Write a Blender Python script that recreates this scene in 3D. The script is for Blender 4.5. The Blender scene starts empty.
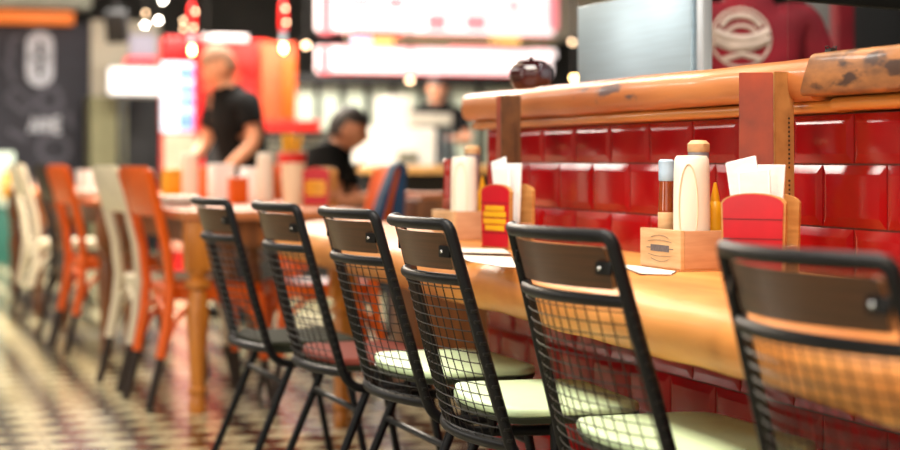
import bpy, bmesh, math, random
from mathutils import Vector, Matrix, Euler
random.seed(7)
scene = bpy.context.scene
COL = scene.collection
PI = math.pi
# ---------------------------------------------------------------- frame of reference
# world X = towards the tiled counter wall, world Y = along that wall away from the viewer, Z up
F = 1800.0; HZ = 159.5; VPU = 595.0
LL = math.hypot(F, VPU); CA = F/LL; SA = VPU/LL
EYE = 0.94
def at(px, py, Y):
    """point seen at photo pixel (px,py) at camera depth Y"""
    xc = (px-450.0)/F*Y
    return Vector((CA*xc+SA*Y, -SA*xc+CA*Y, EYE-(py-HZ)/F*Y))
def atz(px, Y, z):
    v = at(px, HZ, Y); v.z = z; return v

# ---------------------------------------------------------------- materials
def lin(c):
    return tuple(((v/255.0)/12.92 if v/255.0 <= 0.04045 else ((v/255.0+0.055)/1.055)**2.4) for v in c)
def mat(name, rgb, rough=0.5, metal=0.0, var=0.12, scale=12.0, stretch=(1,1,1), bump=0.0, bscale=None,
        emit=None, estr=0.0, spec=0.5, coat=0.0, rgb2=None, trans=0.0, detail=4.0, sheen=0.0):
    m = bpy.data.materials.new(name); m.use_nodes = True
    nt = m.node_tree; b = nt.nodes['Principled BSDF']
    c = lin(rgb)
    c2 = lin(rgb2) if rgb2 else tuple(v*(1-var) for v in c)
    tc = nt.nodes.new('ShaderNodeTexCoord'); mp = nt.nodes.new('ShaderNodeMapping')
    mp.inputs['Scale'].default_value = stretch
    nt.links.new(tc.outputs['Object'], mp.inputs['Vector'])
    nz = nt.nodes.new('ShaderNodeTexNoise'); nz.inputs['Scale'].default_value = scale; nz.inputs['Detail'].default_value = detail
    nt.links.new(mp.outputs['Vector'], nz.inputs['Vector'])
    rp = nt.nodes.new('ShaderNodeValToRGB')
    rp.color_ramp.elements[0].position = 0.35; rp.color_ramp.elements[0].color = (*c2, 1)
    rp.color_ramp.elements[1].position = 0.65; rp.color_ramp.elements[1].color = (*c, 1)
    nt.links.new(nz.outputs['Fac'], rp.inputs['Fac'])
    nt.links.new(rp.outputs['Color'], b.inputs['Base Color'])
    b.inputs['Roughness'].default_value = rough; b.inputs['Metallic'].default_value = metal
    b.inputs['Specular IOR Level'].default_value = spec
    b.inputs['Coat Weight'].default_value = coat
    b.inputs['Coat Roughness'].default_value = 0.12
    b.inputs['Transmission Weight'].default_value = trans
    if bump:
        nb = nt.nodes.new('ShaderNodeTexNoise'); nb.inputs['Scale'].default_value = bscale or scale
        nt.links.new(mp.outputs['Vector'], nb.inputs['Vector'])
        bp = nt.nodes.new('ShaderNodeBump'); bp.inputs['Strength'].default_value = bump; bp.inputs['Distance'].default_value = 0.01
        nt.links.new(nb.outputs['Fac'], bp.inputs['Height']); nt.links.new(bp.outputs['Normal'], b.inputs['Normal'])
    if emit is not None:
        b.inputs['Emission Color'].default_value = (*lin(emit), 1); b.inputs['Emission Strength'].default_value = estr
    return m
def glow(name, rgb, strength):
    return mat(name, rgb, 0.4, emit=rgb, estr=strength, var=0.03)
def wood(name, light, dark, rough=0.35, coat=0.3, grain=(14, 1.2, 14), scale=3.0, bump=0.05):
    return mat(name, light, rough, rgb2=dark, stretch=grain, scale=scale, bump=bump, coat=coat, detail=8.0)

M = {}
M['tube'] = mat('black_painted_steel', (11, 13, 17), 0.45, spec=0.25, var=0.25, scale=30, bump=0.05, bscale=180)
M['wire'] = mat('dark_wire_steel', (16, 16, 15), 0.4, metal=0.2, var=0.2)
M['ply'] = wood('brown_plywood', (82, 47, 26), (58, 33, 18), 0.38, 0.12, (2, 1.0, 60), 3.0, 0.02)
M['ply_edge'] = mat('plywood_edge', (176, 128, 84), 0.5)
M['bolt'] = mat('bright_bolt_steel', (225, 228, 230), 0.2, metal=0.9, var=0.05)
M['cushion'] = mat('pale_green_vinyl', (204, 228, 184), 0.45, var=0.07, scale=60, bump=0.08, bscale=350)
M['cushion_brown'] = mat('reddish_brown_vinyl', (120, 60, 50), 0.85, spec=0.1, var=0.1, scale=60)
M['cushion_dark'] = mat('dark_olive_vinyl', (40, 42, 30), 0.85, spec=0.1, var=0.1, scale=60)  # darker base tone for the farthest chair's seat
M['pan'] = mat('dark_green_pan', (48, 54, 42), 0.45)
M['counter'] = wood('varnished_counter_wood', (226, 154, 80), (196, 118, 52), 0.5, 0.04, (7, 0.9, 4), 2.2, 0.08)
M['counter'].node_tree.nodes['Principled BSDF'].inputs['Specular IOR Level'].default_value = 0.3
M['ledge'] = wood('varnished_ledge_wood', (204, 130, 72), (172, 98, 50), 0.42, 0.2, (8, 0.8, 8), 2.0, 0.06)
M['ledge_dark'] = wood('worn_ledge_wood', (178, 120, 70), (112, 76, 50), 0.42, 0.2, (14, 5, 14), 2.0, 0.06)
M['moulding'] = wood('moulding_wood', (206, 136, 58), (176, 104, 40), 0.36, 0.35, (10, 0.7, 10), 2.0, 0.05)
M['knot'] = mat('dark_wood_stain', (92, 70, 66), 0.4, var=0.3, scale=40)
M['tile'] = mat('glossy_red_glaze', (166, 5, 15), 0.17, rgb2=(138, 3, 10), scale=3.0, bump=0.10, bscale=9.0, coat=0.12, spec=0.4)
M['grout'] = mat('dark_grout', (98, 48, 42), 0.8, scale=40)
M['cardwood'] = wood('pale_birch', (226, 186, 138), (206, 160, 112), 0.5, 0.05, (3, 3, 24), 3.0, 0.04)
M['pinkwood'] = wood('rosy_birch', (208, 158, 120), (190, 138, 100), 0.5, 0.05, (3, 3, 24), 3.0, 0.04)
M['ink'] = mat('stamp_ink', (112, 102, 104), 0.7, var=0.4, scale=200)
M['red_panel'] = mat('red_lacquer', (192, 8, 32), 0.35, var=0.12, scale=20)
M['groove'] = mat('dark_groove', (92, 8, 18), 0.6)
M['holder_wood'] = wood('holder_oak', (206, 154, 90), (176, 120, 62), 0.45, 0.1, (3, 3, 20), 3.0)
M['napkin'] = mat('white_paper_napkin', (246, 246, 246), 0.85, var=0.04, scale=30, bump=0.1, bscale=60)
M['white_plastic'] = mat('white_plastic', (246, 238, 222), 0.35, var=0.03)
M['cream_plastic'] = mat('cream_label', (240, 222, 190), 0.4, var=0.05)
M['amber'] = mat('amber_sauce', (150, 62, 12), 0.08, var=0.3, scale=20, coat=0.6)
M['red_sauce'] = mat('red_sauce', (150, 26, 14), 0.15, var=0.2, scale=20, coat=0.5)
M['blue_cap'] = mat('blue_cap', (64, 104, 150), 0.35)
M['paleblue'] = mat('pale_blue_cap', (176, 202, 226), 0.3)
M['yellow'] = mat('mustard_yellow', (232, 170, 24), 0.35)
M['glassish'] = mat('grey_glass', (140, 140, 150), 0.1, coat=0.5, var=0.2)
M['menu_red'] = mat('red_brown_board', (168, 70, 42), 0.45, rgb2=(112, 52, 40), scale=9, detail=8)
M['kraft'] = mat('kraft_board', (190, 142, 84), 0.6, rgb2=(166, 120, 68), scale=26)
M['kraft_dark'] = mat('dark_kraft_board', (110, 74, 44), 0.6, rgb2=(88, 58, 36), scale=26)
M['print'] = mat('dark_print', (48, 36, 26), 0.7)
M['paper'] = mat('placemat_paper', (240, 230, 212), 0.7, var=0.06, scale=30)
M['paper_edge'] = mat('black_print_border', (30, 30, 32), 0.7)
M['pot'] = mat('dark_red_glass', (62, 6, 16), 0.10, var=0.4, scale=8, coat=0.8)
M['brushed'] = mat('brushed_steel', (184, 208, 222), 0.30, metal=0.7, var=0.10, stretch=(1, 1, 30), scale=4)
M['steel_light'] = mat('pale_steel', (206, 216, 224), 0.3, metal=0.6, var=0.05)
M['black'] = mat('matt_black', (16, 16, 18), 0.6, var=0.2)
M['dark'] = mat('dark_interior', (30, 28, 27), 0.7, var=0.3, scale=3)
M['orange'] = mat('orange_paint', (228, 94, 4), 0.4, var=0.12, scale=6, bump=0.03)
M['white_paint'] = mat('cream_paint', (226, 216, 192), 0.45, var=0.08, scale=6)
M['dipped'] = mat('dark_dipped_wood', (44, 30, 22), 0.5, var=0.3)
M['darkchair'] = mat('dark_chair_paint', (46, 36, 30), 0.5)
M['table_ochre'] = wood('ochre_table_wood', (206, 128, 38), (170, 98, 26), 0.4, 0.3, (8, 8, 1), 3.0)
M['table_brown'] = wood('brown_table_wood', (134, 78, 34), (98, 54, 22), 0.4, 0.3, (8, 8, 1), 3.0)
M['table_top'] = wood('tabletop_wood', (196, 122, 76), (166, 98, 58), 0.55, 0.0, (6, 1, 6), 3.0)
M['table_top'].node_tree.nodes['Principled BSDF'].inputs['Specular IOR Level'].default_value = 0.25
M['skin'] = mat('skin', (222, 160, 126), 0.5, var=0.08)
M['skin_dark'] = mat('tanned_skin', (186, 122, 88), 0.5, var=0.08)
M['hair'] = mat('dark_hair', (34, 24, 20), 0.6, var=0.4, scale=60)
M['hair_grey'] = mat('cropped_brown_hair', (150, 108, 80), 0.7, var=0.3, scale=60)
M['black_cloth'] = mat('black_cotton', (9, 9, 10), 0.9, spec=0.2, var=0.3, scale=20, bump=0.2, bscale=30)
M['red_cloth'] = mat('crimson_cotton', (146, 6, 30), 0.8, var=0.35, scale=9, bump=0.25, bscale=14)
M['navy_cloth'] = mat('navy_cotton', (22, 58, 92), 0.8, var=0.25, scale=12, bump=0.2)
M['jeans'] = mat('dark_denim', (40, 46, 62), 0.8, var=0.2, scale=20)
M['emblem'] = mat('off_white_print', (222, 200, 184), 0.7, var=0.25, scale=14)
M['chalkboard'] = mat('chalkboard', (54, 53, 62), 0.75, var=0.3, scale=3)
M['chalk'] = mat('chalk_white', (214, 216, 226), 0.9, var=0.25, scale=20)
M['chalk_dim'] = mat('rubbed_chalk', (96, 94, 104), 0.9, var=0.3, scale=20)
M['olive'] = mat('olive_grey_plaster', (138, 134, 100), 0.8, var=0.1)
M['wall_dark'] = mat('dark_plaster', (52, 50, 46), 0.8, var=0.3, scale=2)
M['wall_pale'] = mat('warm_plaster', (206, 196, 176), 0.8, var=0.08, scale=2)
M['ceiling'] = mat('dark_ceiling', (60, 58, 54), 0.8, var=0.2)
M['sign_orange'] = mat('orange_sign', (226, 112, 20), 0.5, emit=(226, 112, 20), estr=0.55)
M['duct'] = mat('pale_duct', (176, 180, 164), 0.5, var=0.25, scale=4)
M['red_booth'] = mat('red_booth_paint', (226, 40, 32), 0.4, var=0.12, scale=3)
M['orange_booth'] = mat('orange_red_booth', (240, 92, 50), 0.45, var=0.15, scale=3)
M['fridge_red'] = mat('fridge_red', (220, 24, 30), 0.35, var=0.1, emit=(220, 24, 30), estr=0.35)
M['screen'] = glow('white_light_panel', (255, 250, 246), 1.15)
M['fridge_glow'] = glow('cool_fridge_light', (208, 230, 252), .80)
M['strip'] = glow('strip_lamp_light', (240, 226, 224), .85)
M['fridge_bottle'] = mat('blue_bottle', (90, 130, 200), 0.3, emit=(110, 160, 230), estr=0.55)  # bottles given a glow of their own, as if backlit
M['menu_white'] = glow('menu_white', (255, 240, 240), 1.25)
M['menu_pink'] = glow('menu_pink', (246, 140, 150), .95)
M['menu_red'+'glow'] = glow('menu_red_trim', (236, 40, 56), 1.0)
M['menu_yellow'] = glow('menu_yellow', (250, 206, 120), 1.0)
M['menu_blue'] = glow('menu_blue', (190, 205, 235), 1.0)
M['bulb_warm'] = glow('warm_bulb', (255, 206, 130), 38.0)
M['bulb_white'] = glow('white_bulb', (255, 244, 226), 34.0)
M['bulb_small'] = glow('small_bulb', (255, 214, 170), 9.0)
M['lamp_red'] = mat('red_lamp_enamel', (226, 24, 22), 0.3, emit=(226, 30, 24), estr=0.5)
M['kitchen_pale'] = mat('pale_kitchen_tile', (196, 206, 186), 0.4, var=0.15, scale=2)
M['oven_white'] = mat('white_enamel', (240, 240, 234), 0.35, var=0.05)
M['slat'] = mat('grey_green_slat', (128, 128, 112), 0.5)
M['tan'] = wood('tan_counter', (222, 172, 104), (196, 140, 78), 0.4, 0.2)
M['teal'] = mat('teal_paint', (34, 98, 84), 0.5)
M['mint'] = mat('mint_panel', (200, 220, 204), 0.5)
M['pinkpaper'] = mat('pink_paper', (240, 170, 150), 0.7, var=0.15)
M['grey_cloth'] = mat('grey_cotton', (120, 122, 124), 0.8)
M['tray'] = mat('tray_white', (246, 240, 226), 0.4)
M['lavender'] = mat('lavender_panel', (176, 172, 192), 0.7, var=0.05)
M['pane'] = None

def glass_mat():
    m = bpy.data.materials.new('clear_glass'); m.use_nodes = True
    nt = m.node_tree; nt.nodes.remove(nt.nodes['Principled BSDF'])
    g = nt.nodes.new('ShaderNodeBsdfGlossy'); g.inputs['Roughness'].default_value = 0.02
    t = nt.nodes.new('ShaderNodeBsdfTransparent'); t.inputs['Color'].default_value = (0.95, 0.96, 0.96, 1)
    mx = nt.nodes.new('ShaderNodeMixShader'); mx.inputs[0].default_value = 0.05
    nt.links.new(t.outputs[0], mx.inputs[1]); nt.links.new(g.outputs[0], mx.inputs[2])
    nt.links.new(mx.outputs[0], nt.nodes['Material Output'].inputs[0])
    return m
M['pane'] = glass_mat()

def blots(m, c, rad, rgb, thr=0.5, scale=30.0):
    nt = m.node_tree; b = nt.nodes['Principled BSDF']; N = nt.nodes.new; L = nt.links.new
    src = b.inputs['Base Color'].links[0].from_socket
    tc = N('ShaderNodeTexCoord'); sub = N('ShaderNodeVectorMath'); sub.operation = 'SUBTRACT'; sub.inputs[1].default_value = c
    L(tc.outputs['Object'], sub.inputs[0])
    dv = N('ShaderNodeVectorMath'); dv.operation = 'DIVIDE'; dv.inputs[1].default_value = rad; L(sub.outputs[0], dv.inputs[0])
    ln = N('ShaderNodeVectorMath'); ln.operation = 'LENGTH'; L(dv.outputs[0], ln.inputs[0])
    mp = N('ShaderNodeMapping'); mp.inputs['Scale'].default_value = (1, .35, 1); L(tc.outputs['Object'], mp.inputs['Vector'])
    nz = N('ShaderNodeTexNoise'); nz.inputs['Scale'].default_value = scale; nz.inputs['Detail'].default_value = 3; L(mp.outputs[0], nz.inputs['Vector'])
    ma = N('ShaderNodeMath'); ma.operation = 'MULTIPLY_ADD'; ma.inputs[1].default_value = -.25; L(ln.outputs['Value'], ma.inputs[0]); L(nz.outputs['Fac'], ma.inputs[2])
    mr = N('ShaderNodeMapRange'); mr.inputs['From Min'].default_value = thr-.25; mr.inputs['From Max'].default_value = thr-.13; L(ma.outputs[0], mr.inputs['Value'])
    mx = N('ShaderNodeMix'); mx.data_type = 'RGBA'; L(mr.outputs[0], mx.inputs['Factor']); L(src, mx.inputs['A']); mx.inputs['B'].default_value = (*lin(rgb), 1)
    L(mx.outputs['Result'], b.inputs['Base Color'])
blots(M['ledge'], (1.70, 3.93, 1.10), (.3, .22, .03), (96, 74, 72), .62)
blots(M['ledge_dark'], (1.69, 2.55, 1.10), (.3, .5, .06), (70, 50, 42), .60, 34)
def floor_mat():
    m = bpy.data.materials.new('patterned_cement_tiles'); m.use_nodes = True
    nt = m.node_tree; b = nt.nodes['Principled BSDF']; N = nt.nodes.new; L = nt.links.new
    tc = N('ShaderNodeTexCoord')
    def math_(op, a, c=None):
        n = N('ShaderNodeMath'); n.operation = op
        for i, v in enumerate((a, c)):
            if v is None: continue
            if isinstance(v, (int, float)): n.inputs[i].default_value = v
            else: L(v, n.inputs[i])
        return n.outputs[0]
    sx = N('ShaderNodeSeparateXYZ'); L(tc.outputs['Object'], sx.inputs[0])
    T = 0.20
    x = math_('DIVIDE', sx.outputs[0], T); y = math_('DIVIDE', sx.outputs[1], T)
    # diamonds: |fx|+|fy| < .5 in a tile, every second column darker
    fx = math_('ABSOLUTE', math_('SUBTRACT', math_('FRACT', x), 0.5))
    fy = math_('ABSOLUTE', math_('SUBTRACT', math_('FRACT', y), 0.5))
    d = math_('ADD', fx, fy)
    dia = math_('LESS_THAN', d, 0.5)
    nz = N('ShaderNodeTexNoise'); nz.inputs['Scale'].default_value = 1.7; nz.inputs['Detail'].default_value = 5
    L(tc.outputs['Object'], nz.inputs['Vector'])
    cr = N('ShaderNodeValToRGB'); cr.color_ramp.elements[0].position = .35; cr.color_ramp.elements[1].position = .7
    cr.color_ramp.elements[0].color = (*lin((186, 176, 136)), 1); cr.color_ramp.elements[1].color = (*lin((218, 212, 176)), 1)
    L(nz.outputs['Fac'], cr.inputs['Fac'])
    mx = N('ShaderNodeMix'); mx.data_type = 'RGBA'
    L(dia, mx.inputs['Factor']); L(cr.outputs['Color'], mx.inputs['A']); mx.inputs['B'].default_value = (*lin((30, 27, 22)), 1)
    # fine joint
    e = math_('GREATER_THAN', math_('MAXIMUM', fx, fy), 0.492)
    mx2 = N('ShaderNodeMix'); mx2.data_type = 'RGBA'
    L(e, mx2.inputs['Factor']); L(mx.outputs['Result'], mx2.inputs['A']); mx2.inputs['B'].default_value = (*lin((120, 108, 90)), 1)
    L(mx2.outputs['Result'], b.inputs['Base Color'])
    b.inputs['Roughness'].default_value = 0.22
    b.inputs['Coat Weight'].default_value = 0.25; b.inputs['Coat Roughness'].default_value = 0.15
    return m
M['floor'] = floor_mat()

# ---------------------------------------------------------------- mesh helpers
def obj(name, bm, m, parent=None, loc=None, smooth=True, angle=40):
    me = bpy.data.meshes.new(name)
    bmesh.ops.recalc_face_normals(bm, faces=bm.faces)
    bm.to_mesh(me); bm.free()
    ms = m if isinstance(m, (list, tuple)) else [m]
    for k in ms: me.materials.append(k)
    if smooth:
        me.polygons.foreach_set('use_smooth', [True]*len(me.polygons))
        try: me.set_sharp_from_angle(angle=math.radians(angle))
        except Exception: pass
    o = bpy.data.objects.new(name, me); COL.objects.link(o)
    if parent: o.parent = parent
    if loc is not None: o.location = loc
    return o
def thing(name, label, cat, loc=(0, 0, 0), rz=0.0, group=None):
    o = bpy.data.objects.new(name, None); COL.objects.link(o)
    o.empty_display_size = 0.1
    o.location = loc; o.rotation_euler = (0, 0, rz); tag(o, label, cat, group); return o
def tag(o, label, cat, group=None):
    o['label'] = label; o['category'] = cat
    if group: o['group'] = group
    return o
def struct(o):
    o['kind'] = 'structure'; return o
def B(): return bmesh.new()
def box(bm, c, d, rot=None, bev=0.0, seg=2, mi=0):
    r = bmesh.ops.create_cube(bm, size=1.0); vs = r['verts']
    mt = Matrix.Translation(c) @ (rot.to_matrix().to_4x4() if isinstance(rot, Euler) else (rot or Matrix.Identity(4))) @ Matrix.Diagonal((*d, 1))
    bmesh.ops.transform(bm, matrix=mt, verts=vs)
    fs = list({f for v in vs for f in v.link_faces})
    if bev > 0:
        es = list({e for v in vs for e in v.link_edges})
        r2 = bmesh.ops.bevel(bm, geom=es, offset=bev, segments=seg, affect='EDGES', profile=0.6)
        fs = list(set([f for f in fs if f.is_valid] + r2['faces']))
    for f in fs: f.material_index = mi
    return fs
def tube(bm, pts, r, n=10, cap=True, rs=None, flat=None):
    pts = [Vector(p) for p in pts]; rings = []
    t0 = (pts[1]-pts[0]).normalized()
    up = Vector((0, 0, 1)) if abs(t0.z) < 0.9 else Vector((1, 0, 0))
    nrm = t0.cross(up).normalized()
    for i, p in enumerate(pts):
        if i == 0: t = (pts[1]-pts[0])
        elif i == len(pts)-1: t = (pts[-1]-pts[-2])
        else: t = (pts[i+1]-pts[i]).normalized()+(pts[i]-pts[i-1]).normalized()
        t.normalize()
        nrm = (nrm-t*nrm.dot(t)).normalized(); bn = t.cross(nrm)
        rr = rs[i] if rs else r
        f = flat or 1.0
        rings.append([bm.verts.new(p+nrm*math.cos(2*PI*k/n)*rr+bn*math.sin(2*PI*k/n)*rr*f) for k in range(n)])
    for a, b in zip(rings, rings[1:]):
        for k in range(n): bm.faces.new((a[k], a[(k+1) % n], b[(k+1) % n], b[k]))
    if cap:
        bm.faces.new(rings[0][::-1]); bm.faces.new(rings[-1])
def lathe(bm, prof, n=24, c=(0, 0, 0), sx=1.0, sy=1.0, mi=0):
    rings = []; c = Vector(c)
    for r, z in prof:
        if r < 1e-5: rings.append([bm.verts.new(c+Vector((0, 0, z)))])
        else: rings.append([bm.verts.new(c+Vector((r*sx*math.cos(2*PI*k/n), r*sy*math.sin(2*PI*k/n), z))) for k in range(n)])
    for a, b in zip(rings, rings[1:]):
        for k in range(n):
            q = []
            q += [a[0]] if len(a) == 1 else [a[k], a[(k+1) % n]]
            q += [b[0]] if len(b) == 1 else [b[(k+1) % n], b[k]]
            if len(q) >= 3: bm.faces.new(q).material_index = mi
    if len(rings[0]) > 1: bm.faces.new(rings[0][::-1]).material_index = mi
    if len(rings[-1]) > 1: bm.faces.new(rings[-1]).material_index = mi
def prism(bm, poly, t, mt=Matrix.Identity(4), mi=0):
    """polygon in local XZ extruded along local +Y by t"""
    a = [bm.verts.new(mt @ Vector((x, 0, z))) for x, z in poly]
    b = [bm.verts.new(mt @ Vector((x, t, z))) for x, z in poly]
    n = len(poly)
    fs = [bm.faces.new(a), bm.faces.new(b[::-1])]
    for i in range(n): fs.append(bm.faces.new((a[i], b[i], b[(i+1) % n], a[(i+1) % n])))
    for f in fs: f.material_index = mi
def loft(bm, rings, closed=True, caps=True):
    R = [[bm.verts.new(p) for p in r] for r in rings]; n = len(R[0])
    for a, b in zip(R, R[1:]):
        for k in range(n if closed else n-1): bm.faces.new((a[k], a[(k+1) % n], b[(k+1) % n], b[k]))
    if caps: bm.faces.new(R[0][::-1]); bm.faces.new(R[-1])
def arc(cx, cz, r, a0, a1, n):
    return [(cx+r*math.cos(a0+(a1-a0)*i/n), cz+r*math.sin(a0+(a1-a0)*i/n)) for i in range(n+1)]
def copy_tree(o, parent=None):
    c = o.copy(); COL.objects.link(c)
    if parent: c.parent = parent
    for ch in list(o.children): copy_tree(ch, c)
    return c
def interp(pts, t):
    if t <= pts[0][0]: return pts[0][1]
    for (a, va), (b, vb) in zip(pts, pts[1:]):
        if t <= b:
            k = (t-a)/(b-a); k = k*k*(3-2*k); return va+(vb-va)*k
    return pts[-1][1]
def wob(s, seed=0.0):
    return math.sin(s*5.1+seed)*0.5+math.sin(s*11.7+1.3+seed*2)*0.3+math.sin(s*23.1+seed*3)*0.2

# ================================================================ SETTING
X0, X1, Y0, Y1, ZC = -7.0, 10.0, -3.0, 20.0, 3.3
bm = B(); box(bm, ((X0+X1)/2, (Y0+Y1)/2, -0.05), (X1-X0+.4, Y1-Y0+.4, 0.1)); struct(obj('floor', bm, M['floor'], smooth=False))
bm = B(); box(bm, ((X0+X1)/2, (Y0+Y1)/2, ZC+0.05), (X1-X0+.4, Y1-Y0+.4, 0.1)); struct(obj('ceiling', bm, M['ceiling'], smooth=False))
bm = B(); box(bm, ((X0+X1)/2, Y1+0.1, ZC/2), (X1-X0, 0.2, ZC)); struct(obj('wall_back', bm, M['wall_dark'], smooth=False))
bm = B(); box(bm, ((X0+X1)/2, Y0-0.1, ZC/2), (X1-X0, 0.2, ZC)); struct(obj('wall_front', bm, M['wall_pale'], smooth=False))
bm = B(); box(bm, (X0-0.1, (Y0+Y1)/2, ZC/2), (0.2, Y1-Y0, ZC)); struct(obj('wall_left', bm, M['wall_pale'], smooth=False))
bm = B(); box(bm, (X1+0.1, (Y0+Y1)/2, ZC/2), (0.2, Y1-Y0, ZC)); struct(obj('wall_kitchen', bm, M['wall_dark'], smooth=False))

# tiled half wall
PW = 1.76; SEND = 4.99; SNEAR = -0.6; TH = 0.12; TW = 0.227
bm = B()
box(bm, (PW+0.007+0.07, (SEND+SNEAR)/2, 0.5135), (0.14, SEND-SNEAR, 1.027), mi=0)
def tile_at(y0, y1, z0, z1):
    g = 0.0018; b_ = 0.016; x_out = PW; x_in = PW+0.0050; xb = PW+0.014
    y0 += g; y1 -= g; z0 += g; z1 -= g
    if y1-y0 < 0.01 or z1-z0 < 0.01: return
    bb = min(b_, (y1-y0)*0.3, (z1-z0)*0.3)
    def ring(x, i): return [bm.verts.new((x, y0+i, z0+i)), bm.verts.new((x, y1-i, z0+i)), bm.verts.new((x, y1-i, z1-i)), bm.verts.new((x, y0+i, z1-i))]
    R = [ring(xb, 0), ring(x_in, 0), ring(x_out+0.0006, bb), ring(x_out, bb+0.004)]
    for a, c in zip(R, R[1:]):
        for k in range(4): bm.faces.new((a[k], a[(k+1) % 4], c[(k+1) % 4], c[k])).material_index = 1
    bm.faces.new(R[-1]).material_index = 1
zrow = 0.931
for row in range(-8, 1):
    z0 = zrow+row*TH; z1 = z0+TH
    if z1 <= 0.02: continue
    z0 = max(z0, 0.0); z1 = min(z1, 1.027)
    off = 2.944+(0 if row % 2 == 0 else TW/2)
    k = math.floor((SNEAR-off)/TW)
    while off+k*TW < SEND:
        a = max(off+k*TW, SNEAR); c = min(off+(k+1)*TW, SEND)
        tile_at(a, c, z0, z1); k += 1
struct(obj('wall_right', bm, [M['grout'], M['tile']], angle=12))

# ================================================================ WOOD LEDGE
def plank(s0, s1, ptop, zt, zb, pf, pb, amp, seed, n=70, cut0=0.0, cut1=0.0, ex=.75):
    bm = B(); rings = []
    for i in range(n+1):
        t = i/n; s = s0+(s1-s0)*t
        w = wob(s, seed)*amp
        ft = zt+0.4*w; fb = zb+0.5*wob(s, seed+2)*amp; f = pf+w
        cz = (ft+fb)/2; hh = (ft-fb)/2
        prof = [(pb, fb), (f+0.035, fb)]
        for a in range(9):
            an = -PI/2-PI*a/8
            prof.append((f+0.032-0.032*abs(math.cos(an))**ex, cz+hh*math.copysign(abs(math.sin(an))**ex, math.sin(an))))
        prof += [(f+0.04, ft), (pb, ft)]
        ring = []
        for p, z in prof:
            k = (z-zb)/(zt-zb)
            sh = cut0*(1-k)*(1-t)+cut1*(1-k)*t
            ring.append(Vector((p, s+sh, z)))
        rings.append(ring)
    loft(bm, rings); return bm
t = thing('wooden_ledge', 'long honey-coloured wooden ledge capping the red tiled wall, behind the condiments', 'ledge', (0, 0, 0))
obj('plank', plank(2.955, 5.02, 0, EYE+0.193, EYE+0.112, 1.695, 1.93, 0.006, 0.4, cut0=0.045), M['ledge'], t)
def moulding(s0, s1, zt, zb, pf):
    bm = B(); rings = []
    for i in range(31):
        s = s0+(s1-s0)*i/30
        w = wob(s, 5)*0.002
        ring = [Vector((1.93, s, zb)), Vector((pf+0.012, s, zb))]
        for a in range(7):
            an = -PI/2-PI*a/6
            ring.append(Vector((pf+0.012+0.012*math.cos(an)+w, s, (zt+zb)/2+(zt-zb)/2*math.sin(an))))
        ring += [Vector((1.93, s, zt))]
        rings.append(ring)
    loft(bm, rings); return bm
obj('moulding', moulding(2.95, 5.01, EYE+0.112, EYE+0.088, 1.725), M['moulding'], t)
t = thing('wooden_ledge', 'worn darker brown plank at the near end of the ledge, right edge of the photo', 'ledge', (0, 0, 0))
obj('plank', plank(-0.5, 2.952, 0, EYE+0.198, EYE+0.119, 1.68, 1.93, 0.006, 1.9, cut1=0.045, ex=.35), M['ledge_dark'], t)
obj('moulding', moulding(-0.5, 2.948, EYE+0.116, EYE+0.090, 1.715), M['moulding'], t)

# ================================================================ COUNTER
CT = 0.72
front = [(-0.6, 1.22), (1.2, 1.215), (1.95, 1.237), (2.48, 1.285), (3.2, 1.315), (4.01, 1.345), (4.9, 1.37), (5.73, 1.40), (6.42, 1.40)]
t = thing('wooden_counter', 'thick varnished wooden counter with a rounded live edge along the red tiled wall', 'counter', (0, 0, 0))
bm = B(); rings = []
n = 110; S1 = 6.36
for i in range(n+1):
    k = i/n; s = -0.6+(S1+0.6)*k
    f = interp(front, s)+wob(s, 3)*0.006
    e = S1-s
    if e < 0.2: f += 0.2-math.sqrt(max(0, 0.04-(0.2-e)**2))
    f = min(f, 1.62)
    zb = 0.592+wob(s, 7)*0.004; zt = CT
    back = 1.7585
    prof = [(back, zb+.03), (f+0.10, zb+.02), (f+0.045, zb+0.004)]
    for a in range(9):
        an = -PI*0.62-PI*0.80*a/8
        prof.append((f+0.045+0.047*math.cos(an), zb+0.056+0.056*math.sin(an)))
    prof += [(f+0.075, zt-0.006), (f+0.12, zt-0.0008), (f+0.16, zt), (back, zt)]
    rings.append([Vector((p, s, z)) for p, z in prof])
loft(bm, rings)
obj('slab', bm, M['counter'], t)
def turned_leg(bm, c, h, r=0.034):
    pr = [(r*.62, 0), (r*.75, .02), (r*.62, .05), (r*.55, h*.09), (r*.8, h*.11), (r*.8, h*.125), (r*.6, h*.14), (r*.7, h*.3), (r*.95, h*.5), (r*.75, h*.6),
          (r*.6, h*.635), (r*1.05, h*.655), (r*1.05, h*.68), (r*.65, h*.70), (r*.75, h*.715), (r*1.0, h*.74), (r*1.0, h*.745)]
    lathe(bm, pr, 20, c)
    box(bm, (c[0], c[1], c[2]+h*.872), (r*2.1, r*2.1, h*.256), bev=.004)
bm = B(); turned_leg(bm, (1.62, 6.12, 0), 0.618, 0.036); obj('leg', bm, M['table_ochre'], t)

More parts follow.
